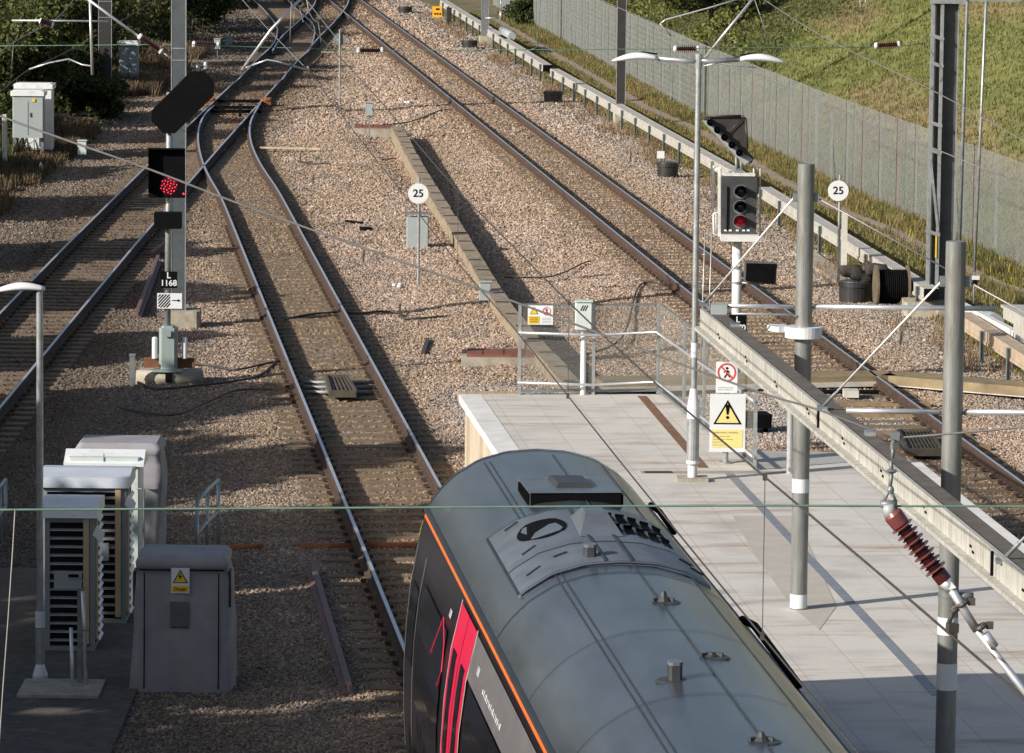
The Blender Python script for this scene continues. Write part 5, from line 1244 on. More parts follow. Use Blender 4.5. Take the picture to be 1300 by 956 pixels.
# cable drum, coils and weed
c = D(1137, 366, 95.8); t = thing('cable_drum', 'wooden flanged drum of black cable by the trough end', 'cable drum', Vector((c.x, c.y, -.25)))
ax = Vector((1, .05, 0)).normalized(); cen = Vector((D(1132, 364, 95.8).x, 95.8, D(1132, 364, 95.8).z)); m_fl = M('drum flange', (.09, .07, .045), (.16, .125, .08), 6, .8, 0, .2)
for dx in (-.32, .32):
    mb = MB().mat(m_fl); mb.lathe([(.42, -.02), (.45, -.02), (.45, .02), (.42, .02)], cen + ax * dx, 28, ax); mb.lathe([(.43, -.012), (.43, .012)], cen + ax * dx, 28, ax); mb.build('flange', t)
mb = MB().mat(m_black)
for k in range(14): mb.lathe([(.34, -.02), (.36, 0), (.34, .02)], cen + ax * (-.28 + k * .043), 24, ax)
mb.build('cable', t)
for px, py, r, lab in ((1087, 345, .30, 'left rough black log of coiled hose on the trough end'), (1120, 344, .28, 'right rough black coil lying above the cable drum')):
    c = D(px, py, 96.9); mb = MB().mat(M('rough black', (.03, .026, .024), (.06, .052, .046), 18, .85, 0, .6)); pts = []; rr = []
    for k in range(9):
        f_ = k / 8; pts.append(c + Vector((-.33 + .66 * f_, .1 * f_, .06 * math.sin(f_ * 5) - .12 * (f_ if px < 1100 else f_ * 1.3 - .2)))); rr.append(.13 * (.8 + .35 * math.sin(f_ * 3.1) + .12 * math.sin(k * 2.1)))
    mb.tube(pts, rr, 12)
    v = [Vector(p) + Vector((random.uniform(-.02, .02),) * 3) for p in mb.v]; mb.v = [tuple(p) for p in v]; tag(mb.build('hose_coil'), lab, 'hose coil')
# ground clutter: discarded rails, pipes, boards
def stick(p0, p1, w, h, mat, name, label, cat, z=.10, round_=False):
    a = G(*p0) + Vector((0, 0, z)); b = G(*p1) + Vector((0, 0, z)); mb = MB().mat(mat)
    if round_: mb.tube([a, b], w / 2, 10)
    else: mb.beam(a, b, w, h)
    return tag(mb.build(name), label, cat)
m_purp = M('purple brown rail', (.13, .065, .065), (.20, .11, .11), 6, .6, .2)
def loose_rail(p0, p1, label):
    a = G(*p0) + Vector((0, 0, .02)); b = G(*p1) + Vector((0, 0, .02)); mb = MB().mat(m_purp); d = (b - a).normalized(); x = Vector((d.y, -d.x, 0)); n = len(RAILP); vs = []
    for p in (a, b):
        for u_, z_ in RAILP: vs.append(p + x * u_ * 1.1 + Vector((0, 0, z_ + .16)))
    mb.add(vs, [(k, (k + 1) % n, n + (k + 1) % n, n + k) for k in range(n)] + [tuple(range(n)), tuple(range(n, 2 * n))]); return tag(mb.build('loose_rail'), label, 'rail', 'loose rails on the ballast')
loose_rail((175, 404), (201, 334), 'loose purple brown rail lying left of the signal post'); loose_rail((192, 330), (208, 318), 'short rusty rail stub right below the black lamp box')
loose_rail((396, 728), (442, 885), 'loose rusty rail lying left of the train between track and cabinets')
stick((285, 699), (333, 697), .1, .1, m_orange_rust, 'rusty_pipe', 'short rusty pipe end right of the cloth covered cabinet', 'pipe', .03, True)
stick((381, 697), (447, 697), .13, .12, m_orange_rust, 'rusty_pipe', 'rusty pipe beside the left rail of the middle track', 'pipe', .02, True)
stick((466, 697), (545, 697), .12, .1, m_orange_rust, 'rusty_pipe', 'rusty pipe between the middle rails ending at the train', 'pipe', .045, True)
stick((330, 194), (407, 195.5), .09, .05, m_wood, 'timber_plank', 'pale plank lying right of the curved turnout rail', 'plank', .15)
stick((408, 68), (424, 68), .09, .05, m_wood, 'timber_plank', 'short pale plank left of the round sign back', 'plank', .05)
stick((265, 81), (305, 79), .07, .05, m_wood, 'timber_plank', 'pale plank left of the far turnout rails', 'plank', .05)
stick((440, 284), (460, 287), .10, .08, m_black, 'black_bar', 'short black bar lying left of the 25 sign cabinet', 'bar', .05)
b = G(464, 295); mb = MB().mat(m_black); mb.cbox(b + Vector((0, 0, .06)), .22, .3, .12, .5, .04); tag(mb.build('black_lump'), 'black lump lying just below the short black bar', 'debris')
for (x, y, lab) in ((517, 132, 'crumpled white litter between the middle and right tracks'), (502, 366, 'pale stone sized white litter left of the 25 sign post')):
    b = G(x, y); mb = MB().mat(m_clean_white); 
    for k in range(3): mb.cbox(b + Vector((random.uniform(-.12, .12), random.uniform(-.2, .2), .07)), .11, .09, .05, random.random() * 3, .02)
    tag(mb.build('litter'), lab, 'litter')
stakes = [(397, 235, 'thin dark stake in the ballast left of the 25 sign, upper one'), (461, 333, 'thin dark stake in the ballast left of the 25 sign, lower one'), (381, 207, 'dark stake standing across the pale plank'), (507, 403, 'dark stake by the cable left of the grey box on legs'), (680, 0, None), (1143, 439, 'short grey stake right of the lamp collar column'), (800, 206, 'small dark stake left of the black round tub')]
for x, y, lab in stakes:
    if not lab: continue
    b = G(x, y); mb = MB().mat(m_wire); mb.beam(b, b + Vector((.02, 0, .28)), .04, .04, (0, 1, 0)); tag(mb.build('stake'), lab, 'stake', 'stakes in the ballast')
b = G(168, 490); mb = MB().mat(m_steel_d); mb.cbox(b + Vector((0, 0, .22)), .09, .06, .62); mb.cbox(b + Vector((0, 0, .55)), .11, .08, .04); tag(mb.build('stub_post'), 'dark steel stub post left of the signal foundation', 'post')
a = G(541, 462) ; mb = MB().mat(m_wire); mb.beam(G(537, 452) + Vector((0, 0, .05)), G(543, 434) + Vector((0, 0, .05)), .07, .06); tag(mb.build('black_bar'), 'short dark bar lying left of the near rusty chamber', 'bar')
# cables on the ground
cables = [('black cables running from the signal foundation to the middle track', [(175, 490), (200, 497), (250, 494), (300, 488), (330, 480), (352, 462)], .022),
 ('lower black cable curving from the stub post to the middle track', [(150, 523), (185, 529), (225, 532), (262, 516), (300, 501), (345, 500)], .018),
 ('black hose from the signal base to the right', [(238, 465), (270, 468), (300, 474), (335, 466), (360, 462)], .02),
 ('dark cable across the sleepers below the left 25 sign', [(362, 409), (395, 403), (430, 401), (455, 402), (480, 399), (505, 401), (515, 408), (560, 407), (600, 401), (615, 402)], .022),
 ('dark cable between the grey box on legs and the right track', [(640, 356), (700, 354), (740, 338), (750, 336)], .016),
 ('dark cable curving to the right track behind the fence', [(700, 462), (740, 455), (790, 432), (812, 366), (850, 366), (880, 366)], .02),
 ('dark cable curving from the far chamber to the right track', [(405, 160), (440, 163), (500, 160), (530, 154), (560, 142), (580, 141)], .02),
 ('dark cable left of the trough start', [(378, 207), (400, 211), (440, 210), (480, 206), (503, 204)], .018)]
for lab, pts, r in cables:
    mb = MB().mat(m_wire); pp = [Vector(p) for p in smooth_poly([tuple(G(x, y) + Vector((0, 0, .05 + random.uniform(0, .03)))) for x, y in pts], 5)]
    mb.tube(pp, r, 6); tag(mb.build('ground_cable'), lab, 'cable')

# ------------------------------------------------------------------ white elevated trough on posts
m_wb = M('whitewashed timber', (.34, .33, .30), (.47, .455, .42), 7, .7, 0, .2, dirt=(.30, .22, .16), dscale=3, damt=.6)
m_wb2 = M('raw timber trough', (.36, .28, .20), (.47, .38, .28), 5, .75, 0, .2, dirt=(.2, .14, .09), dscale=3)
m_pst = M('green grey post', (.16, .20, .20), (.22, .26, .26), 5, .5, .2)
def wb_run(p0, p1, label, mat=m_wb, z1=.36, z0=.11, step=3.2, end=True, drop=-.3):
    def top(px, py):                                   # intersect with height z1
        return G(px, py, z1)
    a, b = top(*p0), top(*p1); L = (b - a).length; d = (b - a).normalized(); x = Vector((d.y, -d.x, 0)); 
    if x.x > 0: x = -x
    t = thing('elevated_trough', label, 'cable trough', Vector((a.x, a.y, -.3)), 'white elevated cable trough runs')
    mb = MB().mat(mat); zc = Vector((0, 0, (z0 - z1) / 2))
    mb.beam(a + zc + x * .02, b + zc + x * .02, .05, z1 - z0); mb.beam(a + Vector((0, 0, -.03)) - x * .13, b + Vector((0, 0, -.03)) - x * .13, .24, .05); mb.beam(a + zc - x * .24, b + zc - x * .24, .03, z1 - z0)
    mb.beam(a + Vector((0, 0, z0 - z1 + .03)) + x * .055, b + Vector((0, 0, z0 - z1 + .03)) + x * .055, .03, .06)
    mb.build('box_beam', t)
    if end:
        mb = MB().mat(m_black if end == 1 else m_cab_gr); mb.beam(a - d * .05 + zc - x * .1, a - d * .0 + zc - x * .1, .3, z1 - z0 - .02); mb.build('end_cap', t)
    s = .5; proto = None
    while s < L:
        p = a + d * s + x * .09; 
        if proto is None:
            mb = MB().mat(m_pst); mb.cbox((0, 0, -.05), .09, .04, .80, 0, .01); mb.cbox((-.035, -.03, -.05), .02, .05, .80); proto = mb.build('post', t, local=True); o = proto
        else: o = proto.copy(); COL.objects.link(o); o.parent = t
        o.location = Vector((p.x, p.y, 0)) - Vector((PW[t.name].x, PW[t.name].y, 0)) - Vector((0, 0, PW[t.name].z)); PW[o.name] = p; s += step
    return t
wb_run((640, 49), (560, 0), 'farthest run of white elevated trough near the orange sign')
wb_run((691, 82), (630, 44), 'short run of white elevated trough left of the overlapping joint')
wb_run((935, 219), (700, 87), 'long run of white elevated trough behind the black mast')
wb_run((1176, 366), (966, 237), 'run of white elevated trough behind the 25 sign and cable drum')
wb_run((1330, 468), (1216, 396), 'raw orange timber trough run at the right edge', mat=m_wb2, end=0, step=2.6)
for px, py, lab in ((1276, 392, 'grey metal trough cover stub at the right edge behind the boxed beam'), ):
    pass
mb = MB().mat(m_white); mb.beam(G(1208, 383, .25), G(1300, 432, .25), .12, .2); tag(mb.build('broken_board'), 'broken white board lying behind the raw timber trough', 'board')
mb = MB().mat(m_cab_gr); mb.tube([G(1250, 405, .15), G(1262, 411, .15)], .2, 14); tag(mb.build('pipe_stub'), 'grey pipe stub under the broken white board', 'pipe')
for px, py, lab in ((652, 45, 'grey rolled end piece on the white trough near the distant mast'),):
    mb = MB().mat(m_cab_gr); mb.tube([G(638, 38, .45), G(650, 46, .4)], .16, 12); tag(mb.build('trough_end_piece'), lab, 'trough end')

# ------------------------------------------------------------------ mesh boundary fence
t = thing('boundary_fence', 'long see through grey weldmesh fence along the foot of the grass bank', 'fence', W(20.9, 100, -.3))
def fence_u(Y): return float(np.interp(Y, [60, 104, 128, 154, 200, 250], [21.9, 21.35, 20.9, 20.75, 20.9, 21.0]))
def fpt(Y): return Vector((fence_u(Y) - SL * Y, Y, float(ground_z(np.array(fence_u(Y) - SL * Y), np.array(Y)))))
ys_ = []; Y = 88.0
while Y < 225: ys_.append(Y); Y += 2.25
m_fp = M('fence post grey', (.17, .19, .19), (.25, .27, .27), 5, .5, .3); m_fpb = M('fence post rust', (.14, .085, .055), (.2, .13, .09), 5, .8)
m_fw = M('fence wire', (.30, .32, .31), (.43, .45, .43), 9, .5, .4)
FH = 2.35
for i, Y in enumerate(ys_):
    p = fpt(Y); q_ = fpt(Y + 2.25) if i + 1 < len(ys_) else None
    mb = MB().mat(m_fpb if i % 2 else m_fp); mb.cbox(p + Vector((0, 0, FH / 2 - .05)), .06, .05, FH + .1, -.1); mb.build('post', t)
    if i % 7 == 3: mb = MB().mat(m_fp); mb.beam(p + Vector((.0, 0, FH * .8)), p + Vector((-.05, -1.0, 0)), .05, .05); mb.build('brace', t)
    if q_ is None: break
    mb = MB().mat(m_fw); d = (q_ - p); dn = d.normalized(); side = Vector((-dn.y, dn.x, 0)) * .03
    near = Y < 150
    nh = 46 if near else 12; 
    for k in range(nh + 1):
        z = .05 + (FH - .08) * k / nh; mb.beam(p + side + Vector((0, 0, z)), q_ + side + Vector((0, 0, z)), .005, .008 if near else .010)
    nv = 24 if near else 24
    for k in range(nv + 1):
        r_ = p.lerp(q_, k / nv) + side * 1.2; mb.beam(r_ + Vector((0, 0, .03)), r_ + Vector((0, 0, FH)), .008, .008, (0, 1, 0))
    mb.build('mesh_panel', t)
    if i % 3 == 0:
        mb = MB().mat(m_fp); s0_ = p.lerp(q_, .5) + side; mb.cbox(s0_ + Vector((0, 0, FH / 2)), .05, .02, FH); mb.build('clamp_bar', t)

# ------------------------------------------------------------------ overhead wires
def wire(pts, r, mat, label, name='overhead_wire', group=None, nseg=6):
    mb = MB().mat(mat); pp = [Vector(p) for p in smooth_poly([tuple(p) for p in pts], nseg)] if len(pts) > 2 else [Vector(p) for p in pts]
    mb.tube(pp, r, 6); return tag(mb.build(name), label, 'wire', group)
W3 = [V(x, y, 5.03) for x, y in ((388, 86), (457, 178), (498, 228), (574, 329), (650, 412), (721, 505), (802, 602), (970, 810), (1016, 866))]
# contact wire: steady height, fitted along the middle track
def cw(Y): return Vector((5.03 - SL * Y, Y, float(np.interp(Y, [20, 31, 40, 51, 59, 69, 76, 92.8], [4.44, 4.44, 4.46, 4.52, 4.50, 4.56, 4.6, 4.74]))))
def mw(Y): return Vector((5.03 - SL * Y, Y, float(np.interp(Y, [14, 24.8, 31, 35, 40.5, 45, 51, 58.6, 66, 77, 93.7], [5.9, 5.74, 5.62, 5.53, 5.44, 5.40, 5.39, 5.39, 5.47, 5.58, 5.62]))))
wire([cw(Y) for Y in (18, 26, 32.8, 40.4, 45.5, 51, 58.7, 69, 76.4, 92.8)], .0075, m_wire, 'lower contact wire hanging above the middle track and train')
wire([mw(Y) for Y in (16, 24.8, 31, 37, 43.4, 51, 58.6, 66, 77, 93.7)], .008, m_wire, 'upper catenary wire sagging above the middle track')
for Y, nm in ((32.9, 'nearest thin dropper between the two wires over the train'), (45.5, 'second thin dropper between the two wires over the train'), (58, 'third dropper between the two wires over the middle track'), (75, 'farthest dropper between the two wires over the middle track')):
    mb = MB().mat(m_wire); mb.tube([mw(Y), cw(Y)], .0035, 5); mb.cbox(cw(Y), .03, .05, .05); mb.cbox(mw(Y), .03, .05, .04); tag(mb.build('dropper'), nm, 'dropper wire', 'droppers of the middle track wires')
# contact wires beyond
def uwire(px, u, r, mat, label): wire([V(x, y, u) for x, y in px], r, mat, label)
wire([D(x, y, Y) for x, y, Y in ((905, 62, 95.6), (970, 97, 88), (1046, 131, 81), (1180, 186, 73), (1300, 236, 67), (1400, 280, 62))], .009, m_wire_l, 'contact wire over the right track passing along the fence top')
wire([D(905, 62, 95.6), D(763, 0, 108), D(700, -28, 116)], .009, m_wire_l, 'contact wire over the right track running up to the picture top')
wire([D(955, -10, 96), D(1046, 47, 88), D(1190, 118, 79), (D(1320, 190, 72))], .008, m_wire_l, 'thin catenary wire above the grass bank at the upper right')
wire([D(388, 86, 92.8), D(340, 36.7, 100), D(308, 0, 106), D(280, -30, 112)], .009, m_wire_l, 'contact wire running up to the left above the far turnout')
wire([D(430, 52, 100), D(396, 9, 106), D(380, -12, 110)], .009, m_wire_l, 'contact wire ending beside the back of the round sign')
wire([D(385, 28, 93.7), D(378, 0, 97), D(372, -20, 100)], .008, m_wire_l, 'catenary wire above the far turnout at the picture top')
wire([D(0, 117, 84), D(36, 89, 92.5), D(84, 66, 98), D(150, 29, 106), D(200, -2, 114)], .009, m_wire, 'contact wire above the left track in front of the bushes')
wire([D(-10, 75, 84), D(20, 52, 92.5), D(70, 25, 98), D(97, -5, 106)], .008, m_wire_l, 'catenary wire above the left track in front of the bushes')
wire([D(17, 55, 92), D(14, 95, 92)], .004, m_wire_l, 'thin dropper hanging in front of the bushes at the left edge', 'dropper')
# foreground headspan at Y=26
YS = 26.0
wire([D(-60, 112, YS), D(0, 147, YS), D(190, 215, YS), D(320, 264.5, YS), D(650, 382, YS), D(858, 460, YS), D(970, 500, YS), D(1041, 521, YS), D(1133, 556, YS)], .0065, m_wire_l, 'sagging span wire crossing the whole picture from upper left to the hanging insulator', 'span_wire')
wire([D(1137, 556, YS), D(1190, 552, YS), D(1300, 542, YS), D(1380, 533, YS)], .0065, m_wire_l, 'span wire rising from the hanging insulator to the right edge', 'span_wire')
wire([D(-60, 647.5, YS), D(400, 645, YS), D(900, 642, YS), D(1130, 642.5, YS), D(1380, 643, YS)], .0065, m_copper, 'green horizontal span wire crossing the picture just below the middle', 'span_wire')
def ins_prof(L, rmin, rs, n):
    p = [(rmin * .8, 0)]
    for k in range(n):
        t0 = L * (k + .5) / n; h_ = L / n; r = rs[k % len(rs)]
        p += [(rmin, t0 - h_ * .3), (r, t0 - h_ * .02), (r * 1.0, t0 + h_ * .06), (rmin, t0 + h_ * .22)]
    return p + [(rmin * .8, L)]
t = thing('hanging_insulator', 'large maroon ribbed insulator hanging in the right foreground with a grey tube', 'insulator', D(1130, 643, YS))
mb = MB().mat(m_steel_d); p0 = D(1136, 553, YS); p1 = D(1131, 640, YS)
mb.tube([p0 + Vector((0, 0, .01)), D(1134, 565, YS)], .014, 8); mb.cbox(p0 + Vector((0, 0, .0)), .05, .04, .04); mb.cbox(D(1136, 566, YS), .04, .03, .04, .4)
for a, b in (((1134, 566), (1133, 582)), ((1131, 585), (1132, 600)), ((1132, 600), (1130, 618))): mb.tube([D(*a, YS), D(*b, YS)], .011, 6)
mb.lathe([(.02, -.01), (.035, 0), (.02, .01)], D(1132, 598, YS), 12); mb.lathe([(.012, -.02), (.02, 0), (.012, .02)], D(1131, 622, YS), 10)
mb.tube([D(1130, 620, YS), D(1122, 636, YS)], .010, 6); mb.tube([D(1130, 620, YS), D(1137, 636, YS)], .010, 6)
mb.tube([D(1118, 640, YS), D(1139, 640, YS)], .022, 8); mb.build('suspension_link', t)
mb = MB().mat(m_cab_gr); mb.tube([D(1128, 640, YS), D(1131, 655, YS)], [.035, .04], 12); mb.build('cap', t)
a, b = D(1131, 650, YS), D(1199, 737, YS); ax = (b - a); L = ax.length
mb = MB().mat(m_insul_l); mb.lathe([(.04, 0), (.055, .02), (.052, .09), (.03, .10)], a, 20, ax); mb.build('end_sleeve', t)
mb = MB().mat(m_insul); mb.lathe([(r, z + .09) for r, z in ins_prof(L - .16, .038, (.064, .052), 13)] + [(.045, L - .06), (.045, L)], a, 26, ax)
ri = mb.build('ribbed_body', t)
mb = MB().mat(m_insul_l)
for k in range(7):
    z = .09 + (L - .16) * (2 * k + .5) / 13; mb.lathe([(.04, z - .005), (.067, z - .002), (.067, z + .002), (.04, z + .005)], a, 26, ax)
mb.build('shed', t)
mb = MB().mat(m_alu); c = D(1207, 748, YS); mb.tube([b, D(1210, 752, YS)], [.045, .018], 12); tb = [D(1205, 744, YS), D(1240, 800, YS), D(1295, 870, YS), D(1345, 934, YS - .2)]
mb.tube(tb[:2], .024, 12); mb.tube([D(1250, 805, YS), D(1262, 822, YS)], .030, 12); mb.tube(tb[1:], .021, 12); mb.mat(m_cab_w); mb.prism([D(1196, 738, YS - .03), D(1200, 730, YS - .03), D(1214, 746, YS - .03), D(1206, 749, YS - .03)], .02, (0, 1, 0)); mb.build('tube_arm', t)
mb = MB().mat(m_wire)
for (x, y) in ((1222, 766), (1245, 796)):
    p = D(x, y, YS); mb.lathe([(.033, -.014), (.04, 0), (.033, .014)], p, 12, tb[1] - tb[0]); mb.cbox(p + Vector((.05, 0, .01)), .04, .03, .04)
mb.tube([D(1222, 766, YS), D(1210, 772, YS), D(1208, 782, YS), D(1204, 792, YS)], .014, 6); mb.tube([D(1208, 778, YS), D(1216, 772, YS)], .018, 6); mb.cbox(D(1209, 797, YS), .06, .05, .05, .3); mb.cbox(D(1211, 805, YS), .03, .04, .04, .1); mb.tube([D(1204, 790, YS), D(1213, 800, YS)], .012, 6); mb.build('wire_clamp', t)
mb = MB().mat(m_wire_l); mb.tube([D(19, 648, YS), D(16, 700, YS), D(10, 790, YS), D(4, 870, YS), D(-2, 960, YS)], .004, 5); tag(mb.build('thin_cord'), 'thin pale cord hanging down at the left edge from the green span wire', 'cord')
# far headspan
YF = 93.0
wire([D(-20, 58.5, YF), D(217, 56.5, YF - .9), D(238, 56.5, YF - .9), D(300, 59, YF), D(390, 61.5, YF), D(455, 64, YF), D(700, 63, YF), D(860, 62, YF), D(910, 61, YF), D(1110, 59.5, YF + 1), D(1176, 55, RY - .2)], .008, m_copper, 'green far span wire between the two steel masts near the picture top', 'span_wire')
def small_ins(p, q_, label, r=.085, n=9):
    a, b = Vector(p), Vector(q_); ax = b - a; L = ax.length
    t = thing('span_insulator', label, 'insulator', a, 'insulators in the far wires'); mb = MB().mat(m_insul); mb.lathe(ins_prof(L * .72, .035, (r,), n), a + ax * .14, 16, ax); mb.build('ribbed_body', t)
    mb = MB().mat(m_clean_white); mb.lathe([(.04, 0), (.065, .02), (.065, L * .10), (.04, L * .13)], a, 14, ax); mb.lathe([(.04, L * .87), (.065, L * .9), (.065, L - .02), (.04, L)], a, 14, ax); mb.pieces('end_cap', t)
small_ins(D(453, 64, YF), D(487, 64, YF), 'small maroon insulator in the far span wire right of the round sign')
small_ins(D(855, 62, YF), D(888, 62, YF), 'small maroon insulator just above the tall platform lamp')
small_ins(D(244, 56, YF), D(279, 57.5, YF), 'small maroon insulator right of the tall mast above the signal')
small_ins(D(1110, 58, YF), D(1143, 56, YF), 'small maroon insulator in front of the grass bank')
small_ins(D(176, 45, 92), D(206, 66, 92), 'slanted maroon insulator left of the tall mast')
small_ins(D(368, -8, 93), D(384, 8, 93), 'maroon insulator at the picture top above the far turnout', n=7)
small_ins(D(50, 26, 92), D(68, 32, 92), 'maroon insulator in front of the bushes at the upper left', n=6)
def tubes(name, label, segs, cat='registration arm', mat=m_alu, group='registration arms'):
    t = thing(name, label, cat, segs[0][0][0], group)
    for pts, r in segs: mb = MB().mat(mat); mb.tube(pts, r, 8); mb.build('tube', t)
    return t
tubes('registration_arm', 'bright diagonal tube above the far turnout with a bent steady arm', [([D(307, 89, 92.9), D(344, 38, 92.9), D(384, -4, 92.9)], .03), ([D(320, 83, 92.9), D(339, 76, 92.9), D(352, 78, 92.9), D(380, 86, 92.9), D(390, 88, 92.9)], .018), ([D(307, 88, 92.9), D(322, 82, 92.9)], .016)])
tubes('registration_arm', 'white diagonal tube left of the tall mast with vertical drop tube', [([D(105, -6, 92), D(140, 20, 92), D(178, 48, 92)], .028), ([D(206, 66, 92), D(217, 74, 92)], .018), ([D(114, -8, 92), D(117, 95, 92)], .026), ([D(15, 26, 92), D(137, 27, 92)], .020), ([D(37, 88, 92.4), D(62, 80, 92.4), D(87, 75, 92.4), D(104, 82, 92.4), D(117, 84, 92.2)], .018)])
tubes('registration_arm', 'white diagonal tube rising behind the tall platform lamp head', [([D(895, 73, 95), D(957, -3, 95)], .028), ([D(852, 46, 95.6), D(838, 30, 95.6), D(845, 25, 95.6), D(900, 10, 95.6), D(940, -2, 95.6)], .016)])
tubes('registration_arm', 'bent arm tip behind the tall lamp head', [([D(893, 84, 95), D(910, 80, 95), D(930, 83, 95), D(960, 86, 95)], .014)])
for px, Y in ((388, 92.8), (905, 95.6)):
    pass
tubes('stay_wire', 'pale stay wires at the top edge left of the double mast', [([D(957, -4, 96), D(970, 35, 96), D(978, 56, 96)], .008), ([D(1091, -4, 90), D(1094, 16, 90)], .012), ([D(1098, -4, 90), D(1101, 14, 90)], .010)], 'stay wire', m_wire_l, None)
tubes('stay_wire', 'green stay line with hook at the top above the trough', [([D(686, -4, 150), D(682, 60, 150)], .014), ([D(682, 60, 150), D(672, 64, 150)], .014)], 'stay wire', m_copper, None)
tubes('stay_wire', 'pale wire loop hanging at the picture top above the far turnout', [([D(389, -4, 92), D(392, 15, 92), D(398, 25, 92), D(404, 28, 92), D(406, 40, 92), D(408, 55, 92)], .010), ([D(370, 2, 92), D(369, 30, 92), D(368, 54, 92)], .008), ([D(374, 12, 92), D(372, 35, 92)], .006)], 'stay wire', m_wire_l, None)
tubes('stay_wire', 'bracket with weight right of the distant mast', [([D(616, 23, 190), D(636, 23, 190)], .03), ([D(636, -4, 190), D(636, 16, 190)], .02), ([D(636, 14, 190), D(636, 26, 190)], .07)], 'stay wire', m_steel, None)
mb = MB().mat(m_steel_d)
for c in (D(368, 79, 92.8), D(390, 84, 92.8)): mb.tube([c, c + Vector((.05, 0, -.09))], .03, 6)
tag(mb.build('wire_clamp'), 'pair of small clamps on the wires above the far turnout', 'clamp')

# ------------------------------------------------------------------ grass bank, path
def bank_z(u, Y):
    return np.maximum(-.4, -.12 + .46 * np.maximum(0, u - 21.9) - .0) + .25 * (fbm(u * .25, Y * .12, 3) - .5) * sstep(21.5, 24, u)
def bank_col(u, Y):
    n1 = fbm(u * .55 + 3, Y * .10, 4); n2 = fbm(u * 2.2, Y * .9, 3); n3 = fbm(u * .9, Y * .3 + 40, 3)
    S3 = lambda w: np.stack([w] * 3, -1)
    g1 = np.array([.120, .138, .036]); g2 = np.array([.18, .18, .055]); br = np.array([.24, .175, .095])
    c = S3(n2) * (g2 - g1) + g1
    w = sstep(.48, .70, n1) * .65; c = c * (1 - S3(w)) + br * S3(w)
    scrub = sstep(.0, 6, (Y - 160) - (u - 26) * 1.6 + 14 * (n3 - .5)); g3 = np.array([.075, .085, .028]); c = c * (1 - S3(scrub * .85)) + g3 * S3(scrub * .85)
    return np.clip(c * (.8 + .4 * S3(n2)), .01, 1), scrub
m_grass = M('grass surface', (.6, .6, .6), (1.35, 1.35, 1.3), 9, .95, 0, .8, 14, attr='Col', amount=.8)
ug = np.concatenate([np.arange(21.3, 46, .35), [50, 60, 80, 110]]); yg = np.concatenate([np.arange(60, 300, .8), [340, 420, 600]])
UU, YG = np.meshgrid(ug, yg); ZB = bank_z(UU, YG); ZB = np.where(UU > 46, np.minimum(ZB, 11), ZB)
vb = np.stack([UU - SL * YG, YG, ZB], -1).reshape(-1, 3); nu = len(ug); ii = (np.arange(len(yg) - 1)[:, None] * nu + np.arange(nu - 1)[None]).ravel()
cb_, _ = bank_col(UU, YG)
o = raw_mesh('grass_bank', vb, np.stack([ii, ii + 1, ii + 1 + nu, ii + nu], -1).ravel(), 4, m_grass, cb_.reshape(-1, 3), True); tag(o, kind='structure')
# trodden path
pp = [G(*p) for p in ((625, 22), (660, 42), (700, 66), (760, 100), (820, 136), (880, 162), (940, 196), (1000, 232), (1060, 262), (1130, 292), (1200, 328), (1250, 352), (1330, 384))]
pp = smooth_poly([tuple(p)[:2] for p in pp], 6); mb = MB().mat(M('trodden earth', (.22, .17, .13), (.32, .26, .20), 5, .95, 0, .4))
vs = []
for i, p in enumerate(pp):
    d = np.array(pp[min(i + 1, len(pp) - 1)]) - np.array(pp[max(i - 1, 0)]); d /= np.linalg.norm(d); x = np.array([d[1], -d[0]])
    for sgn in (-1, 1):
        q_ = p + x * sgn * (.24 + .10 * (float(vnoise(i * .4, sgn * 3 + 5)) - .5)); z = float(ground_z(np.array(q_[0]), np.array(q_[1]))) + .025; vs.append((q_[0], q_[1], z))
mb.add(vs, [(2 * i, 2 * i + 1, 2 * i + 3, 2 * i + 2) for i in range(len(pp) - 1)], True); tag(mb.build('path', loc=(0, 0, 0)), kind='structure')
PATH = np.array(pp)

# ------------------------------------------------------------------ foliage helpers
m_leaf = bpy.data.materials.new('foliage'); m_leaf.use_nodes = True
n = m_leaf.node_tree.nodes; l = m_leaf.node_tree.links; b = n['Principled BSDF']; at = n.new('ShaderNodeAttribute'); at.attribute_name = 'Col'
l.new(at.outputs['Color'], b.inputs['Base Color']); b.inputs['Roughness'].default_value = .6; b.inputs['Specular IOR Level'].default_value = .3
tl = n.new('ShaderNodeBsdfTranslucent'); l.new(at.outputs['Color'], tl.inputs['Color']); ms = n.new('ShaderNodeMixShader'); ms.inputs[0].default_value = .25
l.new(b.outputs[0], ms.inputs[1]); l.new(tl.outputs[0], ms.inputs[2]); l.new(ms.outputs[0], n['Material Output'].inputs[0])
def leaf_quads(C_, size, asp=1.6, upright=0.0):
    N = len(C_); a = RNG.normal(size=(N, 3)); a[:, 2] = a[:, 2] * (1 - upright) + upright * 2.2; a /= np.linalg.norm(a, axis=1)[:, None]
    b = np.cross(a, RNG.normal(size=(N, 3))); b /= np.linalg.norm(b, axis=1)[:, None]
    s = (size * RNG.uniform(.6, 1.35, N))[:, None]; a = a * s * asp; b = b * s
    return np.stack([C_ - a * .5, C_ + b * .5, C_ + a * .5, C_ - b * .5], 1)
def foliage_mesh(name, quads, cols, parent=None):
    N = len(quads); o = raw_mesh(name, quads.reshape(-1, 3) - (np.array(PW[parent.name]) if parent else 0), np.arange(N * 4), 4, m_leaf, np.repeat(cols, 4, 0))
    if parent: o.parent = parent
    return o
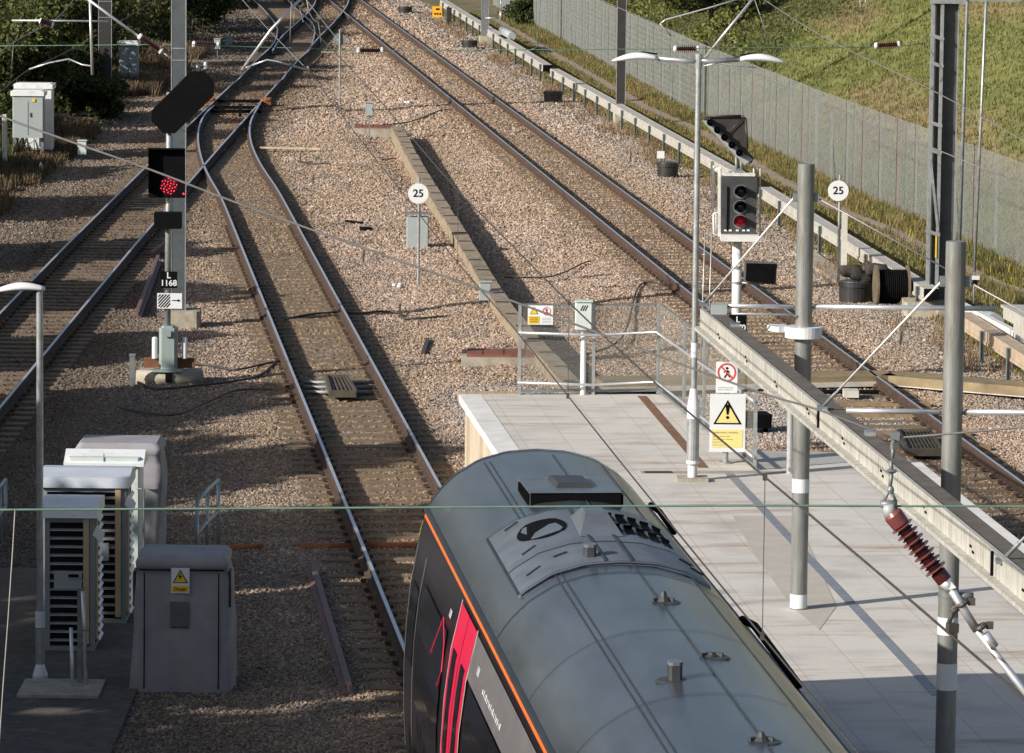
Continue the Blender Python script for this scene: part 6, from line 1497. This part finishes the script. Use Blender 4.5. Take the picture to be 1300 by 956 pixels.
# short grass tufts: real blades
def tufts(X, Y, Z, cols, h, w, per=5):
    N = len(X); out = np.zeros((N, per, 4, 3)); 
    for k in range(per):
        an = RNG.uniform(0, 2 * math.pi, N); lean = RNG.uniform(.1, .7, N); hh = h * RNG.uniform(.5, 1.3, N); ox = RNG.normal(0, .05, N); oy = RNG.normal(0, .05, N)
        cx, cy = X + ox, Y + oy; px, py = -np.sin(an), np.cos(an); ww = w * RNG.uniform(.6, 1.3, N)
        out[:, k, 0] = np.stack([cx - px * ww, cy - py * ww, Z - .02], -1); out[:, k, 1] = np.stack([cx + px * ww, cy + py * ww, Z - .02], -1)
        tx, ty = cx + np.cos(an) * lean * hh, cy + np.sin(an) * lean * hh
        out[:, k, 2] = np.stack([tx + px * ww * .3, ty + py * ww * .3, Z + hh], -1); out[:, k, 3] = np.stack([tx - px * ww * .3, ty - py * ww * .3, Z + hh], -1)
    c = np.repeat(cols, per, 0) * RNG.lognormal(0, .25, (N * per, 1))
    return out.reshape(-1, 4, 3), np.clip(c, .01, .6)
def mkgrass(name, label, N, ulo, uhi, ylo, yhi, h, w, colf, keepf=None, per=5, zf=None):
    Y = RNG.uniform(ylo, yhi, N); u = RNG.uniform(ulo, uhi, N); X = u - SL * Y; k = np.abs(X) < Y * .114 + .6
    if keepf is not None: k &= keepf(X, Y, u)
    X, Y, u = X[k], Y[k], u[k]; Z = zf(X, Y, u); q_, c_ = tufts(X, Y, Z, colf(X, Y, u), h, w, per); o = foliage_mesh(name, q_, c_); tag(o, label, 'grass', kind='stuff'); return o
def path_far(X, Y, u): return np.abs(X - np.interp(Y, PATH[::-1, 1], PATH[::-1, 0])) > .22
def strip_col(X, Y, u):
    n = fbm(u * 1.4, Y * .35, 3)[:, None]; r = RNG.random(len(X))[:, None]
    c = np.array([.12, .13, .035]) * (1 - n) + np.array([.25, .19, .085]) * n; return np.where(r < .03, np.array([.40, .33, .05]), c)
mkgrass('grass', 'short yellow green grass on the strip between the white trough and the fence', 34000, 17.7, 21.6, 85, 215, .10, .016, strip_col, path_far, 4, lambda X, Y, u: ground_z(X, Y))
mkgrass('tall_grass', 'taller weedy grass with yellow flowers along the fence foot', 12000, 19.9, 21.3, 85, 215, .20, .012, strip_col, path_far, 5, lambda X, Y, u: ground_z(X, Y))
mkgrass('weeds', 'sparse dry weeds at the foot of the white trough posts', 5200, 16.6, 18.2, 85, 215, .20, .010, lambda X, Y, u: np.array([.24, .16, .09]) + 0 * X[:, None], lambda X, Y, u: fbm(u * 2, Y * .4, 3) > .5, 4, lambda X, Y, u: ground_z(X, Y))
mkgrass('bank_grass', 'mown grass with brown patches covering the bank', 130000, 21.6, 46, 95, 235, .085, .017, lambda X, Y, u: bank_col(u, Y)[0] * 1.08, None, 4, lambda X, Y, u: bank_z(u, Y))
# scrub on the far bank
N = 170000; Y = RNG.uniform(140, 260, N); u = RNG.uniform(21.8, 55, N); X = u - SL * Y; sc = bank_col(u, Y)[1]; k = (np.abs(X) < Y * .114 + 1) & (RNG.random(N) < sc)
X, Y, u = X[k], Y[k], u[k]; hgt = fbm(u * .55, Y * .3, 3); Z = bank_z(u, Y) + np.clip((hgt - .42) * 3.2, 0.02, 1.1) * RNG.uniform(.2, 1, len(X)) ** .6
cl = np.array([.07, .085, .022]) * (1 - hgt[:, None]) + np.array([.17, .18, .045]) * hgt[:, None]; cl = cl * RNG.lognormal(0, .35, (len(X), 1)); rr_ = RNG.random(len(X)); cl[rr_ < .03] = (.20, .19, .06)
o = foliage_mesh('scrub', leaf_quads(np.stack([X, Y, Z], -1), .10), cl); tag(o, 'dark green rough scrub covering the far upper part of the bank', 'scrub', kind='stuff')
# dry grass at the left
def lg(name, label, N, x0, x1, y0, y1, h, col, w=.02):
    X = RNG.uniform(x0, x1, N); Y = RNG.uniform(y0, y1, N); k = (fbm(X * .6, Y * .2, 3) > .42) & (np.abs(X) < Y * .114 + .6); X, Y = X[k], Y[k]
    q_, c_ = tufts(X, Y, ground_z(X, Y), np.array(col) * (.6 + .8 * fbm(X, Y * .4, 2)[:, None]), h, w, 6); o = foliage_mesh(name, q_, c_); tag(o, label, 'grass', kind='stuff')
lg('dry_grass', 'brown dry grass around the white cabinets at the left', 9000, -17.5, -12.4, 112, 150, .24, (.11, .08, .045))
lg('dry_grass', 'pale brown dry grass around the blue grey cabinet', 10000, -16.5, -11.9, 150, 182, .42, (.17, .12, .075))
lg('undergrowth', 'dark green undergrowth under the far left bushes', 12000, -27, -13.6, 120, 225, .5, (.05, .065, .02), .04)

def tree(name, label, cat, base, h, rx, ry, nleaf, size, cols, group=None, lobes=7, trunk=.12, low=.1, limbs=5, seedv=0):
    rr = np.random.default_rng(seedv + 100); base = Vector(base); t = thing(name, label, cat, base, group)
    mb = MB().mat(M('bark', (.07, .055, .04), (.13, .10, .075), 8, .9, 0, .4)); tips = []
    mb.tube([base + Vector((0, 0, -.3)), base + Vector((rr.normal() * .1, 0, h * .35)), base + Vector((rr.normal() * .2, 0, h * .75))], [trunk, trunk * .7, trunk * .25], 7)
    for k in range(limbs):
        a = rr.uniform(0, 6.28); z0 = h * rr.uniform(.15, .5); e = base + Vector((math.cos(a) * rx * .6, math.sin(a) * ry * .6, z0 + h * rr.uniform(.15, .4)))
        mb.tube([base + Vector((0, 0, z0)), (base + Vector((0, 0, z0))).lerp(e, .5) + Vector((0, 0, .1 * h * .3)), e], [trunk * .45, trunk * .3, trunk * .1], 5)
    mb.build('trunk', t)
    L = []; nl = nleaf // lobes
    for k in range(lobes):
        a = rr.uniform(0, 6.28); f_ = rr.uniform(0, .75); c = np.array([math.cos(a) * rx * f_, math.sin(a) * ry * f_, h * rr.uniform(low + .15, .85)]); r = np.array([rx, ry, h * .5]) * rr.uniform(.28, .55)
        d = rr.normal(size=(nl, 3)); d /= np.linalg.norm(d, axis=1)[:, None]; rad = rr.uniform(.3, 1, (nl, 1)) ** .45 * (1 + .25 * np.sin(d[:, :1] * 9 + k) * np.sin(d[:, 1:2] * 7)); L.append(c + d * rad * r)
    P = np.concatenate(L) + np.array(base); P[:, 2] = np.maximum(P[:, 2], base.z + .05)
    v = fbm(P[:, 0] * 1.3 + P[:, 1], P[:, 2] * 1.5, 3)[:, None]; c = np.array(cols[0]) * (1 - v) + np.array(cols[1]) * v; c = np.clip(c * rr.lognormal(0, .3, (len(P), 1)), .008, .5)
    foliage_mesh('crown', leaf_quads(P, size), c, t); return t
gd = ((.025, .04, .012), (.07, .09, .025)); gm = ((.04, .055, .015), (.11, .125, .035)); gy = ((.06, .065, .02), (.17, .16, .06))
k_ = 0
for px, py, h, rx, cset, lab in ((4, 196, 1.9, .75, gd, 'dark leafy bush at the left edge overlapping the grey door cabinet'), (88, 150, 2.4, 1.3, gd, 'dark bush directly right of the white cabinet'),
      (40, 120, 4.6, 3.0, gm, 'olive green bush above the white cabinets'), (150, 90, 4.2, 2.8, gm, 'green bush rising behind the blue grey cabinet'), (100, 105, 3.4, 2.6, gy, 'yellowish bush left of the dark brown mast'),
      (200, 60, 3.4, 2.4, gd, 'dark bush between the slanted insulator and the mast'), (15, 70, 6, 4, gy, 'pale olive tree in the top left corner'), (95, 55, 6.0, 4, gm, 'broad green tree behind the dark brown mast'),
      (178, 35, 5.0, 3.5, gm, 'bright green tree at the top left of the tall mast'), (245, 40, 2.6, 2.2, gd, 'dark bush right of the tall mast at the top'), (272, 10, 2.5, 3.0, gd, 'dark green bush beyond the blue rack'), (285, -10, 2.6, 3.4, gd, 'farthest dark bush at the picture top'),
      (225, 5, 4.0, 3.4, gm, 'green bush behind the tall mast top'), (0, 160, 3.6, 2.2, gm, 'green bush at the left edge above the pale post'), (115, 150, 1.5, 1.5, gd, 'low dark bush at the foot of the dark brown mast')):
    k_ += 1; tree('bush', lab, 'bush', G(px, py, -.2), h, rx, rx * 1.3, 13000, .095, cset, 'bushes at the upper left', seedv=k_, trunk=.07)
tree('scrub_tree', 'leafy bush on the bank at the top of the fence', 'bush', G(905, 30, 1.5), 2.2, 1.8, 2, 9000, .09, gm, 'bushes on the bank', seedv=41)
tree('scrub_tree', 'dark green bush standing against the far end of the fence', 'bush', G(668, 44, -.6), 1.7, 1.3, 1.6, 6000, .07, gd, 'bushes on the bank', seedv=42, low=-.1, lobes=11, trunk=.05)
# trees standing left of the line, outside the picture: they throw the dappled shade
sp = [(-15.5, 34, 9.5, 3.6), (-17.0, 42, 10.5, 4.0), (-15.2, 50, 8.6, 3.4), (-17.5, 57, 9.5, 3.6), (-15.0, 65, 7.4, 3.0), (-17.0, 73, 8.2, 3.4), (-16.2, 82, 7.0, 3.0), (-18.0, 91, 7.4, 3.2), (-17.5, 101, 6.6, 3.0), (-19.2, 111, 6.8, 3.0), (-20, 122, 6.6, 3.2), (-21.5, 134, 7.2, 3.4), (-23, 147, 7.4, 3.4), (-25, 160, 7.6, 3.6), (-27, 175, 7.6, 3.6), (-29, 190, 7.8, 3.8), (-13.8, 27, 9.0, 3.4), (-21, 48, 11.5, 4.0), (-21, 64, 9.5, 3.8), (-14.2, 44, 7.0, 3.2), (-13.4, 37, 7.5, 3.2), (-14.5, 57.5, 6.5, 3.0), (-17, 28, 11, 4)]
for i, (x, y, h, r) in enumerate(sp):
    h *= .87 if y < 67 else .74
    tree('tree', 'broad leafy tree on the left bank outside the picture edge', 'tree', (x, y, -.2), h, r, r, 12000, .34, gm, 'trees along the left bank', seedv=60 + i, trunk=.2, low=.0, lobes=16)
# weed by the drum
b = G(1103, 372); t = thing('weed', 'tall reddish green weed growing between the hose coils and tub', 'plant', b); mb = MB().mat(M('weed stem', (.14, .07, .03), rough=.8))
P = []
for k in range(7):
    e = b + Vector((random.uniform(-.12, .12), random.uniform(-.05, .1), random.uniform(.5, .8))); mb.tube([b + Vector((random.uniform(-.08, .08), 0, 0)), e], .008, 5)
    for j in range(60): f_ = random.random(); q_ = b.lerp(e, f_); P.append((q_.x + random.gauss(0, .045), q_.y + random.gauss(0, .04), q_.z))
mb.build('stem', t); P = np.array(P); cl = np.where(RNG.random((len(P), 1)) < .35, np.array([.22, .09, .03]), np.array([.13, .15, .03])) * RNG.lognormal(0, .25, (len(P), 1)); foliage_mesh('leaves', leaf_quads(P, .035), cl, t)
print('objects', len(bpy.data.objects))
